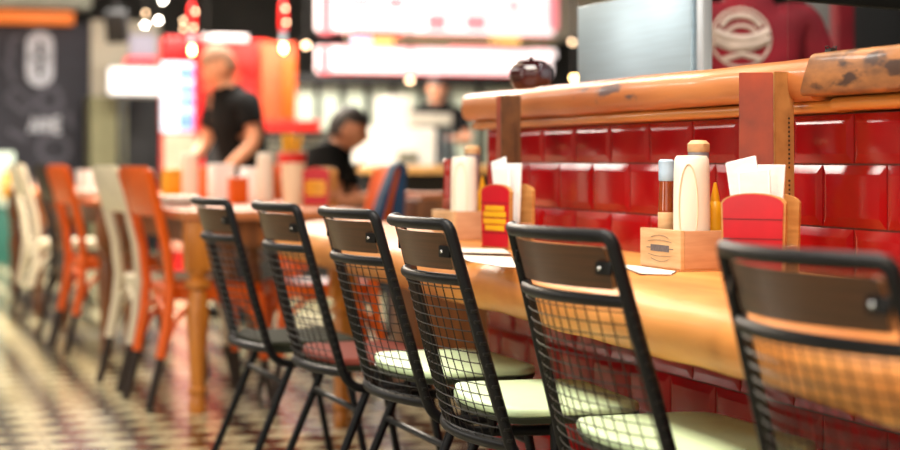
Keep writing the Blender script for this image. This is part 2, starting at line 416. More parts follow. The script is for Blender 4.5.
# ================================================================ WIRE BACK CHAIRS
CW = 0.415; HB = 0.235; ZT = 0.833; ZR = 0.375; XB = -0.19; XT = -0.315; BOW = 0.048; RT = 0.0115
def hw(z): return HB+(CW/2-HB)*(z-ZR)/(ZT-ZR)
def bowf(y, h=CW/2): return -BOW*(1-(y/h)**2)
def xback(z): return XB+(XT-XB)*(z-ZR)/(ZT-ZR)
def fillet(pts, rads, seg=6):
    out = [Vector(pts[0])]
    for i in range(1, len(pts)-1):
        p = Vector(pts[i]); a = (Vector(pts[i-1])-p); b = (Vector(pts[i+1])-p); r = rads[i]
        la, lb = a.length, b.length; a.normalize(); b.normalize()
        if r <= 0: out.append(p); continue
        d = min(r, la*.49, lb*.49); p0 = p+a*d; p1 = p+b*d
        for k in range(seg+1):
            u = k/seg; out.append(p0*(1-u)**2+p*2*u*(1-u)+p1*u*u)
    out.append(Vector(pts[-1])); return out
def make_wire_chair(label, group, seat_m='cushion', drop=0.0):
    root = thing('wire_chair', label, 'chair', group=group)
    h = CW/2
    # one continuous tube: seat rail, back post, top bar, back post, seat rail
    zt = ZT-RT
    bar = [(xback(zt)+bowf(y), y, zt) for y in [h*(1-2*i/12) for i in range(13)]]
    pts = [(0.03, HB-.03, ZR), (XB, HB, ZR)] + bar + [(XB, -HB, ZR), (0.03, -HB+.03, ZR)]
    rads = [0, 0.055, 0.04]+[0]*11+[0.04, 0.055, 0]
    bm = B(); tube(bm, fillet(pts, rads, 7), RT, 12); obj('frame', bm, M['tube'], root)
    # lower and middle cross bars, bowed like the back
    for z, r in ((ZT-0.114, 0.0105), (ZR+0.040, 0.0105)):
        g = hw(z)-.003; ys = [g*(1-2*i/14) for i in range(15)]
        bm = B(); tube(bm, [(xback(z)+bowf(y, g), y, z) for y in ys], r, 10); obj('cross_bar', bm, M['tube'], root)
    # bent plywood panel
    bm = B(); rows = []
    zs = [ZT-0.028, ZT-0.032, ZT-0.060, ZT-0.092, ZT-0.096]; w = h-0.020
    for side in (0.004, -0.004):
        g = []
        for j, z in enumerate(zs):
            ins = 0.008 if j in (0, 4) else (0.002 if j in (1, 3) else 0)
            g.append([bm.verts.new((xback(z)+bowf((w-ins)*(1-2*i/16))+side+0.006, (w-ins)*(1-2*i/16), z)) for i in range(17)])
        rows.append(g)
    for g in rows:
        for a, b in zip(g, g[1:]):
            for i in range(16): bm.faces.new((a[i], a[i+1], b[i+1], b[i]))
    def loop(g): return g[0]+[r[-1] for r in g[1:-1]]+g[-1][::-1]+[r[0] for r in g[1:-1]][::-1]
    la, lb = loop(rows[0]), loop(rows[1])
    for i in range(len(la)):
        bm.faces.new((la[i], la[(i+1) % len(la)], lb[(i+1) % len(lb)], lb[i])).material_index = 1
    panel = obj('backrest_panel', bm, [M['ply'], M['ply_edge']], root)
    for sgn in (1, -1):
        z = ZT-0.062; y = sgn*(h-0.03)
        ang = math.atan2(8*BOW*y/CW**2, 1)
        rt = Matrix.Rotation(-ang, 4, 'Z')
        bm = B(); box(bm, (xback(z)+bowf(y)-.0015, y+sgn*0.006, z), (0.006, 0.034, 0.022), rt, 0.0025); br = obj('bracket', bm, M['tube'], root)
        bm = B(); lathe(bm, [(0.0055, 0), (0.0055, .002), (0.003, .004), (0, .0042)], 12)
        bmesh.ops.transform(bm, matrix=Matrix.Translation((xback(z)+bowf(y)-0.004, y-sgn*.002, z)) @ rt @ Matrix.Rotation(-PI/2, 4, 'Y'), verts=bm.verts)
        b_ = obj('bolt', bm, M['bolt'], br); b_['label'] = 'bright silver bolt head'
    # wire mesh
    bm = B(); zb0 = ZR+0.042; zb1 = ZT-0.118; zm = (zb0+zb1)/2
    for i in range(15):
        f_ = (1-2*i/14)*.93
        tube(bm, [(xback(z)+bowf(hw(z)*f_, hw(z))-d_, hw(z)*f_, z) for z, d_ in ((zb1, 0), (zm, .004), (zb0, 0))], 0.0012, 5)
    for j in range(15):
        z = zb1-(zb1-zb0)*(j+0.6)/15.2; g = hw(z)
        ys = [(g+.003)*(1-2*i/16) for i in range(17)]
        tube(bm, [(xback(z)+bowf(y, g)-.003+(0.007 if i in (0, 16) else 0), y, z) for i, y in enumerate(ys)], 0.0012, 5)
        for sgn in (1, -1):   # little hooks wrapped on the side posts
            box(bm, (xback(z), sgn*(g+.0095), z), (0.012, 0.006, 0.006), bev=.001)
    obj('wire_mesh', bm, M['wire'], root)
    # cushion with rounded front corners
    def outline(ins, r=0.07, rb=.04):
        x0, x1, hy = -0.200+ins, 0.075-ins, 0.215-ins
        q = []
        for cx, cy, a0, rr in ((x1-r, hy-r, 0, r), (x0+rb, hy-rb, PI/2, rb), (x0+rb, -hy+rb, PI, rb), (x1-r, -hy+r, 3*PI/2, r)):
            q += [(cx+rr*math.cos(a0+PI/2*k/8), cy+rr*math.sin(a0+PI/2*k/8)) for k in range(9)]
            if a0 == PI/2: q += [(x0-.032*(1-u*u), cy*u) for u in (.8, .6, .4, .2, 0, -.2, -.4, -.6, -.8)]
        return q
    zc = 0.462-drop; top = 0.482-drop
    bm = B()
    prof = [(0.004, zc+.002), (0.0, zc+.005), (-.001, zc+.010), (0.001, top-.003), (0.004, top-.0005), (0.02, top+.001), (0.08, top+.002)]
    loft(bm, [[Vector((x, y, z)) for x, y in outline(i_, .07-min(i_, .05), .04-min(i_, .03))] for i_, z in prof])
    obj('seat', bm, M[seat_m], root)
    bm = B(); loft(bm, [[Vector((x, y, z)) for x, y in outline(i_)] for i_, z in ((.010, zc-.012), (0.003, zc-.009), (-0.001, zc+.001), (.004, zc+.003))])
    obj('seat_pan', bm, M['pan'], root)
    # legs
    for sgn in (1, -1):
        bm = B(); tube(bm, [(XB+0.055, sgn*(HB-.010), ZR), (XB-0.100, sgn*(HB+.004), 0.0)], 0.0105, 10); obj('leg', bm, M['tube'], root)
        bm = B(); tube(bm, [(0.015, sgn*(HB-.03), zc), (0.10, sgn*(HB-.012), 0.0)], 0.0105, 10); obj('leg', bm, M['tube'], root)
    for sgn in (1, -1):
        bm = B(); tube(bm, [(-.11, sgn*(HB-.02), ZR), (-.11, sgn*(HB-.028), zc-.006)], .009, 8); obj('seat_support', bm, M['tube'], root)
    zz = ZR-0.055; k = 1-zz/ZR
    bm = B(); tube(bm, [(XB+0.055-0.155*k, HB-.010, zz), (XB+0.055-0.155*k, -HB+.010, zz)], 0.008, 8); obj('stretcher', bm, M['tube'], root)
    bm = B(); tube(bm, [(0.029+.071*k, HB-.028, zz), (0.029+.071*k, -HB+.028, zz)], 0.008, 8); obj('stretcher', bm, M['tube'], root)
    return root
WC = [  # top far corner pixel, depth, extra turn, label
    (722, 238, 2.45, 0.0, 'black wire-back chair nearest the camera, cut off at the right edge'),
    (511, 218, 3.16, 1.0, 'black wire-back chair with green seat, second nearest, before the birch condiment box'),
    (397, 210.5, 3.68, -4.0, 'sharpest black wire-back chair, third from the right, beside the paper placemats'),
    (325, 204, 4.25, 0.0, 'black wire-back chair fourth from the right, orange chairs showing through its mesh'),
    (259, 199, 4.80, 0.0, 'black wire-back chair with reddish brown seat, second from the left of its row'),
    (199, 197, 5.35, 0.0, 'farthest black wire-back chair, dark seat, beside the turned ochre table leg'),
]
first = None
for px, py, Y, turn, lab in WC:
    if first is None: first = ch = make_wire_chair(lab, 'wire-back chairs along the counter')
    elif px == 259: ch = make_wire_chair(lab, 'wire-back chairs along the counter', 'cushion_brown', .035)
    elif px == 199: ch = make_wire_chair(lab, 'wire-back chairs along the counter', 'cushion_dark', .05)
    else: ch = copy_tree(first)
    a = math.radians(turn)
    tl = atz(px, Y, 0)
    lx, ly = XT, CW/2
    ch.location = (tl.x-(lx*math.cos(a)-ly*math.sin(a)), tl.y-(lx*math.sin(a)+ly*math.cos(a)), 0)
    ch.rotation_euler = (0, 0, a); ch['label'] = lab

# ================================================================ COUNTER-TOP THINGS
def caddy(loc, lab, kraft='cardwood'):
    t = thing('condiment_box', lab, 'box', loc, 0, 'birch condiment boxes')
    L_, W_, H_ = 0.19, 0.13, 0.077; th = 0.009
    for name, c, d, m in (('side_panel', (th/2, L_/2, H_/2+.004), (th, L_, H_), M['cardwood']), ('side_panel', (W_-th/2, L_/2, H_/2+.004), (th, L_, H_), M['cardwood']),
                        ('end_panel', (W_/2, th/2, H_/2+.004), (W_-2*th, th, H_-.002), M['pinkwood']), ('end_panel', (W_/2, L_-th/2, H_/2+.004), (W_-2*th, th, H_-.002), M['pinkwood']),
                        ('bottom', (W_/2, L_/2, .004), (W_-.004, L_-.004, .008), M['cardwood'])):
        bm = B(); box(bm, c, d, bev=.0012); o = obj(name, bm, m, t)
        if name == 'side_panel' and c[0] < .05: sp = o
    # oval stamp of bars on the face
    bm = B()
    for k, z in enumerate((-.021, -.013, 0, .013, .021)):
        half = 0.062*math.sqrt(max(0, 1-(z/.028)**2)); hh = 0.0055 if k == 2 else .0016
        pts = []
        for i in range(9):
            y = half*(1-2*i/8); bend = (z*0.25)*(1-(y/(half+1e-6))**2)
            pts.append((-0.0004, L_/2+y, H_/2+.004+z+bend))
        tube(bm, pts, hh, 6, flat=0.15)
        for v in bm.verts: v.co.x = max(-0.0008, min(v.co.x, 0.0004))
    box(bm, (-.0004, L_/2, H_/2+.004), (.0009, .085, .013))
    s = obj('stamp', bm, M['ink'], sp); s['label'] = 'dark oval printed stamp'
    return t
def bottle(name, lab, loc, prof, m, cap_prof=None, cap_m=None, sx=1, sy=1, rz=0, cat='bottle', label_part=None, group=None):
    t = thing(name, lab, cat, loc, rz, group)
    bm = B(); lathe(bm, prof, 28, sx=sx, sy=sy); obj('body', bm, m, t)
    if cap_prof:
        bm = B(); lathe(bm, cap_prof, 20, sx=sx, sy=sy); obj('cap', bm, cap_m, t)
    if label_part:
        z0, z1, r, lm = label_part
        bm = B(); lathe(bm, [(r, z0), (r+.0006, z0+.001), (r+.0006, z1-.001), (r, z1)], 28, sx=sx, sy=sy); obj('label', bm, lm, t)
    return t
def mill(loc, lab):
    t = thing('pepper_mill', lab, 'pepper mill', loc)
    bm = B(); lathe(bm, [(.020, 0), (.021, .01), (.020, .12), (.019, .19), (.022, .226)], 20); obj('body', bm, M['glassish'], t)
    bm = B(); lathe(bm, [(.022, .226), (.0235, .228), (.0235, .243), (.016, .250), (0, .251)], 8); obj('head', bm, M['cardwood'], t)
def shield_poly(w, h):
    pts = [(-w/2*.94, 0), (w/2*.94, 0), (w/2, h*.89)]
    pts += [(w/2*math.cos(a)*.98, h*.89+h*.11*math.sin(a)) for a in [PI*(.12+.76*i/12) for i in range(13)]]
    pts += [(-w/2, h*.89)]
    return pts
def napkin_holder(loc, rz, lab, gold=False, nlab='white'):
    t = thing('napkin_holder', lab, 'napkin holder', loc, rz, 'shield-shaped napkin holders')
    w, h, dep = 0.124, 0.160, 0.075
    bm = B(); prism(bm, shield_poly(w, h), 0.009); f = obj('front_panel', bm, M['holder_wood'], t, angle=25)
    poly = [(x*.93, z*.95+.006) for x, z in shield_poly(w, h)]
    bm = B(); prism(bm, poly, 0.002, Matrix.Translation((0, -.002, 0))); rf = obj('red_face', bm, M['red_panel'], f, angle=25); rf['label'] = 'red lacquered face'
    bm = B()
    for z in (.04, .078, .113): box(bm, (0, -.0022, z), (w*.92, .0008, .0016))
    obj('groove', bm, M['groove'], rf)
    if gold:
        bm = B()
        for z, hw in ((.052, .040), (.068, .047), (.085, .047), (.10, .040)): box(bm, (0, -.003, z), (hw*2, .0012, .013), bev=.0004)
        obj('gold_label', bm, M['yellow'], rf)
    bm = B(); prism(bm, shield_poly(w, h), 0.009, Matrix.Translation((0, dep-.009, 0))); obj('back_panel', bm, M['holder_wood'], t, angle=25)
    bm = B(); box(bm, (0, dep/2, .006), (w*.9, dep-.02, .012)); obj('base', bm, M['holder_wood'], t)
    for sgn in (1, -1):
        bm = B(); box(bm, (sgn*(w/2-.008), dep/2, .05), (.01, dep-.02, .03)); obj('side_rail', bm, M['pinkwood'], t)
    return t
def napkins(loc, rz, lab, n=3, w=.060, h=.215):
    """folded napkins standing in the holder, fanned a little"""
    t = thing('napkin_stack', lab, 'napkins', loc, rz, 'paper napkins in the holders')
    for k in range(n):
        bm = B(); dz = (.008, .030, .018)[k % 3]; dx = (-.004, -.008, -.002)[k % 3]
        mt = Matrix.Translation((dx, .014+k*.010, .014)) @ Matrix.Rotation(math.radians((-2, -9, 4)[k % 3]), 4, 'Y')
        hh = h-.014+dz-.02
        prism(bm, [(-w/2, 0), (w/2, 0), (w/2*.97, hh), (-w/2, hh-.004)], .007, mt)
        bmesh.ops.bevel(bm, geom=bm.edges[:], offset=.0016, segments=1, affect='EDGES')
        obj('napkin', bm, M['napkin'], t)
def menu(name, loc, rz, lean, w, h, m, lab, prints=False):
    t = thing(name, lab, 'menu', loc, rz, 'tall menu boards on the counter')
    mt = Matrix.Rotation(lean, 4, 'X')
    bm = B(); prism(bm, [(-w/2, 0), (w/2, 0), (w/2, h), (-w/2, h)], .005, mt)
    bmesh.ops.bevel(bm, geom=bm.edges[:], offset=.0012, segments=2, affect='EDGES'); b = obj('board', bm, m, t)
    if prints:
        bm = B()
        for k in range(26):
            if k in (12, 13): continue
            box(bm, mt @ Vector((w*.22, -.0004, h*.22+k*h*.022)), (.004, .0008, h*.010))
        obj('printed_text', bm, M['print'], b)
    return t
def white_bottle(loc, lab, rz=0):
    t = thing('squeeze_bottle', lab, 'bottle', loc, rz, 'white squeeze bottles')
    bm = B(); lathe(bm, [(.028, 0), (.032, .004), (.033, .02), (.0335, .10), (.0325, .19), (.031, .212), (.027, .219), (0, .220)], 32, sx=1.10, sy=.85); b = obj('body', bm, M['white_plastic'], t)
    bm = B()   # oval relief on its face
    pts = [(-.010+.018*math.cos(2*PI*i/28), -.0280+.6*(-.010+.018*math.cos(2*PI*i/28))**2*16, .118+.085*math.sin(2*PI*i/28)) for i in range(29)]
    tube(bm, pts, .0016, 6); obj('oval_ridge', bm, M['cream_plastic'], b)
    return t
def glass_bottle(loc, lab, m, capm, topm, labm):
    return bottle('sauce_bottle', lab, loc, [(.015, 0), (.0165, .004), (.0165, .115), (.0155, .135), (.0145, .16), (.0145, .176), (0, .177)], m,
                  [(.0150, .168), (.016, .170), (.016, .186), (.0155, .190), (.0165, .208), (.012, .212), (0, .212)], capm, label_part=(.065, .105, .0167, labm), group='small glass sauce bottles')
# near group
bx = Vector((1.53, 3.195, CT))
caddy(bx, 'pale birch condiment box with dark oval stamp, on the counter before the second chair')
white_bottle(bx+Vector((.046, .045, .0085)), 'white squeeze bottle standing in the stamped birch box', math.radians(-18))
glass_bottle(bx+Vector((.030, .128, .0085)), 'amber sauce bottle with blue cap in the stamped birch box', M['amber'], M['paleblue'], M['blue_cap'], M['cardwood'])
mill(bx+Vector((.090, .104, .0085)), 'pepper mill with faceted wooden head behind the near white squeeze bottle')
bottle('mustard_bottle', 'yellow ribbed bottle right of the near white squeeze bottle', bx+Vector((.100, .050, .0085)),
       [(.016, 0)]+[(.017+(.0012 if k % 2 else 0), .004+k*.007) for k in range(16)]+[(.012, .125), (0, .14)], M['yellow'], [(.010, .12), (.009, .135), (.003, .165), (0, .166)], M['yellow'])
rzN = math.radians(-18.3+30)
hl = at(753, HZ, 3.22); hl.z = CT
# the shield faces the viewer turned to the left: local -Y is its front
rzS = math.atan2(0.0, 1.0)
napkin_holder(hl, math.radians(-50), 'red shield-shaped napkin holder beside the stamped birch box')
dv = Matrix.Rotation(math.radians(-50), 4, 'Z')
napkins(hl+dv @ Vector((.002, .010, .0)), math.radians(-50), 'white folded napkins standing in the near red shield holder')
p = atz(756.5, 3.40, CT); menu('menu_board', p, math.radians(-24), math.radians(-1.5), .064, .385, M['menu_red'], 'tall red-brown menu board behind the near napkins')
p = atz(785.5, 3.44, CT); menu('menu_board', p, math.radians(14), math.radians(-.5), .050, .388, M['kraft'], 'tall kraft menu board with small print, right of the red-brown one', True)
# far group
bx = Vector((1.53, 4.60, CT))
caddy(bx, 'birch condiment box at the far end of the red tiled wall')
white_bottle(bx+Vector((.046, .045, .0085)), 'white squeeze bottle standing in the far birch box', math.radians(-18))
glass_bottle(bx+Vector((.030, .128, .0085)), 'red sauce bottle in the far birch box', M['red_sauce'], M['red_sauce'], M['red_sauce'], M['menu_red'])
mill(bx+Vector((.090, .104, .0085)), 'pepper mill behind the white bottle in the far birch box')
bottle('mustard_bottle', 'yellow ribbed bottle in the far birch box', bx+Vector((.100, .050, .0085)),
       [(.016, 0)]+[(.017+(.0012 if k % 2 else 0), .004+k*.007) for k in range(16)]+[(.012, .125), (0, .14)], M['yellow'], [(.010, .12), (.009, .135), (.003, .165), (0, .166)], M['yellow'])
hl = at(495.5, HZ, 4.42); hl.z = CT
napkin_holder(hl, math.radians(-74), 'red napkin holder with gold label beside the far birch box', True)
dv = Matrix.Rotation(math.radians(-74), 4, 'Z')
napkins(hl+dv @ Vector((.002, .010, .0)), math.radians(-74), 'white folded napkins in the gold-labelled holder')
p = atz(512, 4.62, CT); menu('menu_board', p, math.radians(16), math.radians(-.5), .062, .385, M['kraft_dark'], 'tall dark kraft menu board in front of the far end of the tiles', True)
p = atz(500.5, 4.66, CT); menu('menu_board', p, math.radians(-86), math.radians(-.5), .07, .385, M['menu_red'], 'narrow red-brown menu board seen edge-on at the far caddy')
# placemats
def sheet(pix, lab, dz=0.0):
    z = CT+0.0012+dz
    pts = []
    for x, y in pix:
        Y = (EYE-z)*F/(y-HZ); q = at(x, y, Y); q.z = z; pts.append(q)
    bm = B(); a = [bm.verts.new(q) for q in pts]; b = [bm.verts.new(q+Vector((0, 0, .0009))) for q in pts]
    n = len(pts); bm.faces.new(a); bm.faces.new(b)
    for i in range(n): bm.faces.new((a[i], a[(i+1) % n], b[(i+1) % n], b[i]))
    o = obj('placemat', bm, M['paper'], smooth=False); tag(o, lab, 'placemat', 'paper placemats')
    c = sum(pts, Vector())/n
    bm = B()   # dark printed border strip along the near edges
    for i in range(n):
        p0, p1 = pts[i], pts[(i+1) % n]
        d = (c-(p0+p1)/2).normalized()*0.004
        up = Vector((0, 0, .0011))
        q = [bm.verts.new(v) for v in (p0+up, p1+up, p1+d+up, p0+d+up)]
        bm.faces.new(q)
    obj('printed_border', bm, M['paper_edge'], o, smooth=False)
sheet([(452, 255), (513, 257), (519, 268), (500, 267), (470, 262)], 'pale placemat lying beside the sharpest wire chair')
sheet([(452, 248), (505, 249), (512, 254), (455, 252.5)], 'white placemat lying in front of the far birch box', 0.0012)
sheet([(612, 264), (638, 266), (677, 271.5), (672, 275), (640, 274)], 'white placemat at the foot of the stamped birch box')
# jar and clip on the ledge, steel panel
lz = EYE+0.193
p = atz(531, 5.03, lz)
t = thing('lidded_jar', 'dark red glossy round jar standing on the far end of the wooden ledge', 'jar', p)
bm = B(); n = 36; rings = []
for r, z in [(.038, 0), (.046, .004), (.057, .022), (.062, .042), (.060, .060), (.052, .073), (.042, .079)]:
    rings.append([Vector((r*(1+.035*math.cos(8*2*PI*k/n))*math.cos(2*PI*k/n), r*(1+.035*math.cos(8*2*PI*k/n))*math.sin(2*PI*k/n), z)) for k in range(n)])
loft(bm, rings); obj('body', bm, M['pot'], t)
bm = B(); lathe(bm, [(.041, .078), (.042, .081), (.03, .084), (.010, .085), (.007, .088), (.008, .093), (0, .095)], 24); obj('lid', bm, M['pot'], t)
p = atz(831, 3.47, EYE+0.196)
t = thing('binder_clip', 'small black clip standing on the ledge where the two planks meet', 'clip', p)
bm = B(); prism(bm, [(-.010, 0), (.010, 0), (.006, .018), (-.006, .018)], .022, Matrix.Translation((0, -.011, 0))); obj('body', bm, M['black'], t)
for sgn in (1, -1):
    bm = B(); tube(bm, [(sgn*.004, -.008, .014), (sgn*.009, -.006, .022), (sgn*.009, .006, .022), (sgn*.004, .008, .014)], .0012, 6); obj('lever', bm, M['black'], t)
t = thing('steel_screen', 'brushed steel screen standing behind the ledge, right of the jar', 'screen', (1.975, 0, 0))
bm = B(); rings = []
zt0 = 1.375
box(bm, (0, (4.035+4.77)/2, zt0/2), (.03, .735, zt0), bev=.004); obj('panel', bm, M['brushed'], t)
bm = B(); box(bm, (0, 3.99, .8), (.026, .035, 1.6), bev=.003); obj('post', bm, M['steel_light'], t)
# glass screen behind it
t = thing('glass_screen', 'glass screen with black top rail before the red-shirted worker', 'screen', (0, 0, 0))
a = Vector((2.0, 3.62, 0)); b = Vector((3.3, 4.13, 0)); d = (b-a).normalized()
ang = math.atan2(d.y, d.x); mid = (a+b)/2; ln = (b-a).length
R_ = Matrix.Rotation(ang, 4, 'Z')
bm = B(); box(bm, mid+Vector((0, 0, 1.325)), (ln, .03, .05), R_, .004); obj('top_rail', bm, M['black'], t)
bm = B(); box(bm, mid+Vector((0, 0, .65)), (ln, .006, 1.30), R_); obj('pane', bm, M['pane'], t)
for q in (b,):
    bm = B(); box(bm, q+Vector((0, 0, .66)), (.02, .02, 1.32), R_); obj('post', bm, M['black'], t)

# ================================================================ BISTRO CHAIRS
def make_bistro(m, label, tipm=None):
    tipm = tipm or M['dipped']
    root = thing('bistro_chair', label, 'chair')
    sh = 0.46
    bm = B(); q = []
    def outl(ins):
        r = .10; o = []
        for cx, cy, a0 in ((.20-ins-r, .20-ins-r, 0), (-.19+ins+r, .185-ins-r, PI/2), (-.19+ins+r, -.185+ins+r, PI), (.20-ins-r, -.20+ins+r, 3*PI/2)):
            o += [(cx+r*math.cos(a0+PI/2*k/6), cy+r*math.sin(a0+PI/2*k/6)) for k in range(7)]
        return o
    loft(bm, [[Vector((x, y, z)) for x, y in outl(i)] for i, z in ((.012, sh-.055), (.004, sh-.05), (.002, sh-.012), (.0, sh-.008), (.004, sh), (.06, sh-.004))])
    obj('seat', bm, m, root)
    for sgn in (1, -1):
        pts = [(-.275, sgn*.165, .0), (-.235, sgn*.165, .16), (-.20, sgn*.165, .34), (-.19, sgn*.163, .46), (-.205, sgn*.165, .60), (-.25, sgn*.175, .78), (-.285, sgn*.182, .90)]
        def cut(z0, z1):
            out = []
            for a, b in zip(pts, pts[1:]):
                for k in range(6):
                    u = k/6; p_ = Vector(a).lerp(Vector(b), u)
                    if z0 <= p_.z <= z1: out.append(p_)
            if z1 >= .9: out.append(Vector(pts[-1]))
            return out
        bm = B(); tube(bm, cut(.17, .95), .020, 10); lg = obj('back_post', bm, m, root)
        bm = B(); tube(bm, cut(-.01, .19), .0165, 10); obj('dipped_foot', bm, tipm, lg)
        bm = B(); tube(bm, [(.165, sgn*.165, sh-.03), (.18, sgn*.172, .17)], .018, 10); lg = obj('leg', bm, m, root)
        bm = B(); tube(bm, [(.18, sgn*.172, .175), (.205, sgn*.185, .0)], .0165, 10, rs=[.0165, .012]); obj('dipped_foot', bm, tipm, lg)
        # arched braces along each side
        bm = B(); tube(bm, [(.178, sgn*.17, .20), (.15, sgn*.17, .33), (.08, sgn*.168, .40), (-.01, sgn*.166, .415), (-.10, sgn*.165, .40), (-.17, sgn*.165, .33), (-.222, sgn*.165, .22)], .011, 8); obj('arched_brace', bm, m, root)
    bm = B(); tube(bm, [(-.222, .165, .22), (-.20, .12, .36), (-.19, 0, .41), (-.20, -.12, .36), (-.222, -.165, .22)], .011, 8); obj('arched_brace', bm, m, root)
    bm = B(); tube(bm, [(.178, .17, .20), (.165, .12, .36), (.16, 0, .41), (.165, -.12, .36), (.178, -.17, .20)], .011, 8); obj('arched_brace', bm, m, root)
    # curved top slat and central splat
    bm = B(); rings = []
    for i in range(13):
        y = .188*(1-2*i/12); c = -.022*(1-(y/.188)**2)
        def xb(z): return -.205-(z-.60)*.266
        rings.append([Vector((xb(z)+c+dx, y, z)) for z, dx in ((.735, .008), (.90, .008), (.915, 0), (.90, -.008), (.735, -.008), (.725, 0))])
    loft(bm, rings); obj('top_slat', bm, m, root)
    return root
obr = make_bistro(M['orange'], 'orange bistro chair with dark feet nearest the camera, at the end of the long tables')
def place_b(src, p, s, deg, lab, group, first=[set()]):
    if src.name in first[0]: o = copy_tree(src)
    else: first[0].add(src.name); o = src
    o.location = (p, s, 0); o.rotation_euler = (0, 0, math.radians(deg)); o['label'] = lab; o['group'] = group
    return o
GB = 'bistro chairs at the long tables'
place_b(obr, 1.30, 6.97, 7, 'orange bistro chair with dark feet, nearest of those left of the turned ochre leg', GB)
whb = make_bistro(M['white_paint'], '')
place_b(whb, 1.27, 7.54, 7, 'cream bistro chair with dark feet directly behind the nearest orange one', GB)
place_b(obr, 1.22, 8.98, 6, 'orange bistro chair second from the left edge of the photo', GB)
drk = make_bistro(M['darkchair'], '')
place_b(drk, 1.20, 9.50, 5, 'dark bistro chair just behind the left orange one', GB)
place_b(whb, 1.19, 11.0, 6, 'pale bistro chair at the far left edge of the photo', GB)
place_b(obr, 1.74, 6.93, 176, 'orange bistro chair across the nearest long table, seen through the wire chairs', GB)

# ================================================================ TABLES
def table(s0, s1, p0, p1, lab, legm, near):
    t = thing('dining_table', lab, 'table', ((p0+p1)/2, (s0+s1)/2, 0), 0, 'long wooden tables in a row')
    hx, hy = (p1-p0)/2, (s1-s0)/2
    bm = B(); box(bm, (0, 0, .7325), (hx*2, hy*2, .035), bev=.008); obj('tabletop', bm, M['table_top'], t)
    for c, d in (((-hx+.07, 0, .665), (.02, hy*2-.16, .09)), ((hx-.07, 0, .665), (.02, hy*2-.16, .09)), ((0, -hy+.07, .665), (hx*2-.16, .02, .09)), ((0, hy-.07, .665), (hx*2-.16, .02, .09))):
        bm = B(); box(bm, c, d); obj('apron', bm, M['table_brown'], t)
    for sx in (1, -1):
        for sy in (1, -1):
            bm = B(); turned_leg(bm, (sx*(hx-.065), sy*(hy-.065), 0), .715, .046)
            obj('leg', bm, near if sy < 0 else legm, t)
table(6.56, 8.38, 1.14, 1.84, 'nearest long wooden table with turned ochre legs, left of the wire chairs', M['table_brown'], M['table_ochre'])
table(8.64, 10.6, 1.08, 1.80, 'middle long wooden table with brown turned legs behind the cream chair', M['table_brown'], M['table_brown'])
table(11.2, 13.0, 1.00, 1.75, 'farthest long wooden table at the left edge of the photo', M['table_brown'], M['table_brown'])

# things on the tables (far, strongly out of focus)
def tbl(px, Y, z=.75): return atz(px, Y, z)
def holder_far(p, lab, rz=-60):
    napkin_holder(p, math.radians(rz), lab, True)
def cup(p, lab, m, r=.035, h=.10, grp='cups and jars on the long tables'):
    t = tag(obj('paper_cup', (lambda b: (lathe(b, [(r*.75, 0), (r, h), (r*1.06, h), (r*1.06, h+.006), (r*.92, h+.006), (r*.68, .006), (0, .006)], 20), b)[1])(B()), m, loc=p), lab, 'cup', grp)
    return t
def plates(p, n, r, lab):
    for k in range(n):
        bm = B(); lathe(bm, [(r*.55, 0), (r*.6, .003), (r, .014), (r, .018), (r*.6, .008), (0, .008)], 28)
        tag(obj('plate', bm, M['oven_white'], loc=p+Vector((0, 0, k*.0085))), lab, 'plate', lab)
def pack(name, p, d, m, lab, cat, rz=0, group=None, topm=None):
    t = thing(name, lab, cat, p, rz, group)
    bm = B(); box(bm, (0, 0, d[2]/2), d, bev=.004); obj('body', bm, m, t)
    if topm:
        bm = B(); box(bm, (0, 0, d[2]+.012), (d[0]*.85, d[1]*.85, .024), bev=.006); obj('lid', bm, topm, t)
    return t
cup(tbl(293, 7.4), 'tall pale rounded holder on the nearest long table before the fries bucket', M['cream_plastic'], .050, .17)
holder_far(tbl(316, 7.2), 'red shield napkin holder right of the tall pale holder', -40)
# fries bucket
p = tbl(292, 8.0, .75)
t = thing('fries_bucket', 'red and pink paper bucket of fries behind the tall pale holder', 'bucket', p)
bm = B(); lathe(bm, [(.04, 0), (.063, .22), (.066, .225), (.058, .225), (.037, .01), (0, .01)], 24); obj('bucket', bm, M['pinkpaper'], t)
bm = B(); lathe(bm, [(.0555, .13), (.0645, .215), (.0635, .215), (.0545, .13)], 24); obj('red_band', bm, M['red_booth'], t)
bm = B()
for k in range(24):
    a = random.uniform(0, 2*PI); r = random.uniform(0, .045)
    box(bm, (r*math.cos(a), r*math.sin(a), .235+random.uniform(0, .025)), (.010, .010, .09), Euler((random.uniform(-.3, .3), random.uniform(-.3, .3), a)))
o = obj('fries', bm, M['yellow'], t); o['kind'] = 'stuff'
pack('napkin_pack', tbl(221, 8.0), (.10, .07, .17), M['napkin'], 'tall white napkin pack under the leaning man\'s hand', 'napkins', .3, 'white packs on the nearest table')
pack('napkin_pack', tbl(250, 8.05), (.07, .07, .155), M['napkin'], 'white napkin pack right of the orange carton', 'napkins', .3, 'white packs on the nearest table')
pack('paper_carton', tbl(238, 7.7), (.075, .05, .115), M['orange'], 'orange carton between the white napkin packs', 'carton', .2)
white_bottle(tbl(265, 7.9), 'pale squeeze bottle at the right of the white napkin packs')
pack('paper_carton', tbl(203, 8.1), (.06, .05, .16), M['orange'], 'narrow orange carton left of the tall white napkin pack', 'carton', .25)
pack('paper_carton', tbl(174, 8.2), (.10, .07, .125), M['yellow'], 'yellow carton behind the nearest orange bistro chair', 'carton', .2, None, M['yellow'])
white_bottle(tbl(190, 7.9), 'white squeeze bottle right of the yellow carton')
plates(tbl(178, 7.25), 4, .085, 'white plate in the stack at the near end of the long table')
cup(tbl(116, 9.0), 'dark red jar between the cream and orange bistro chairs', M['pot'], .028, .09)
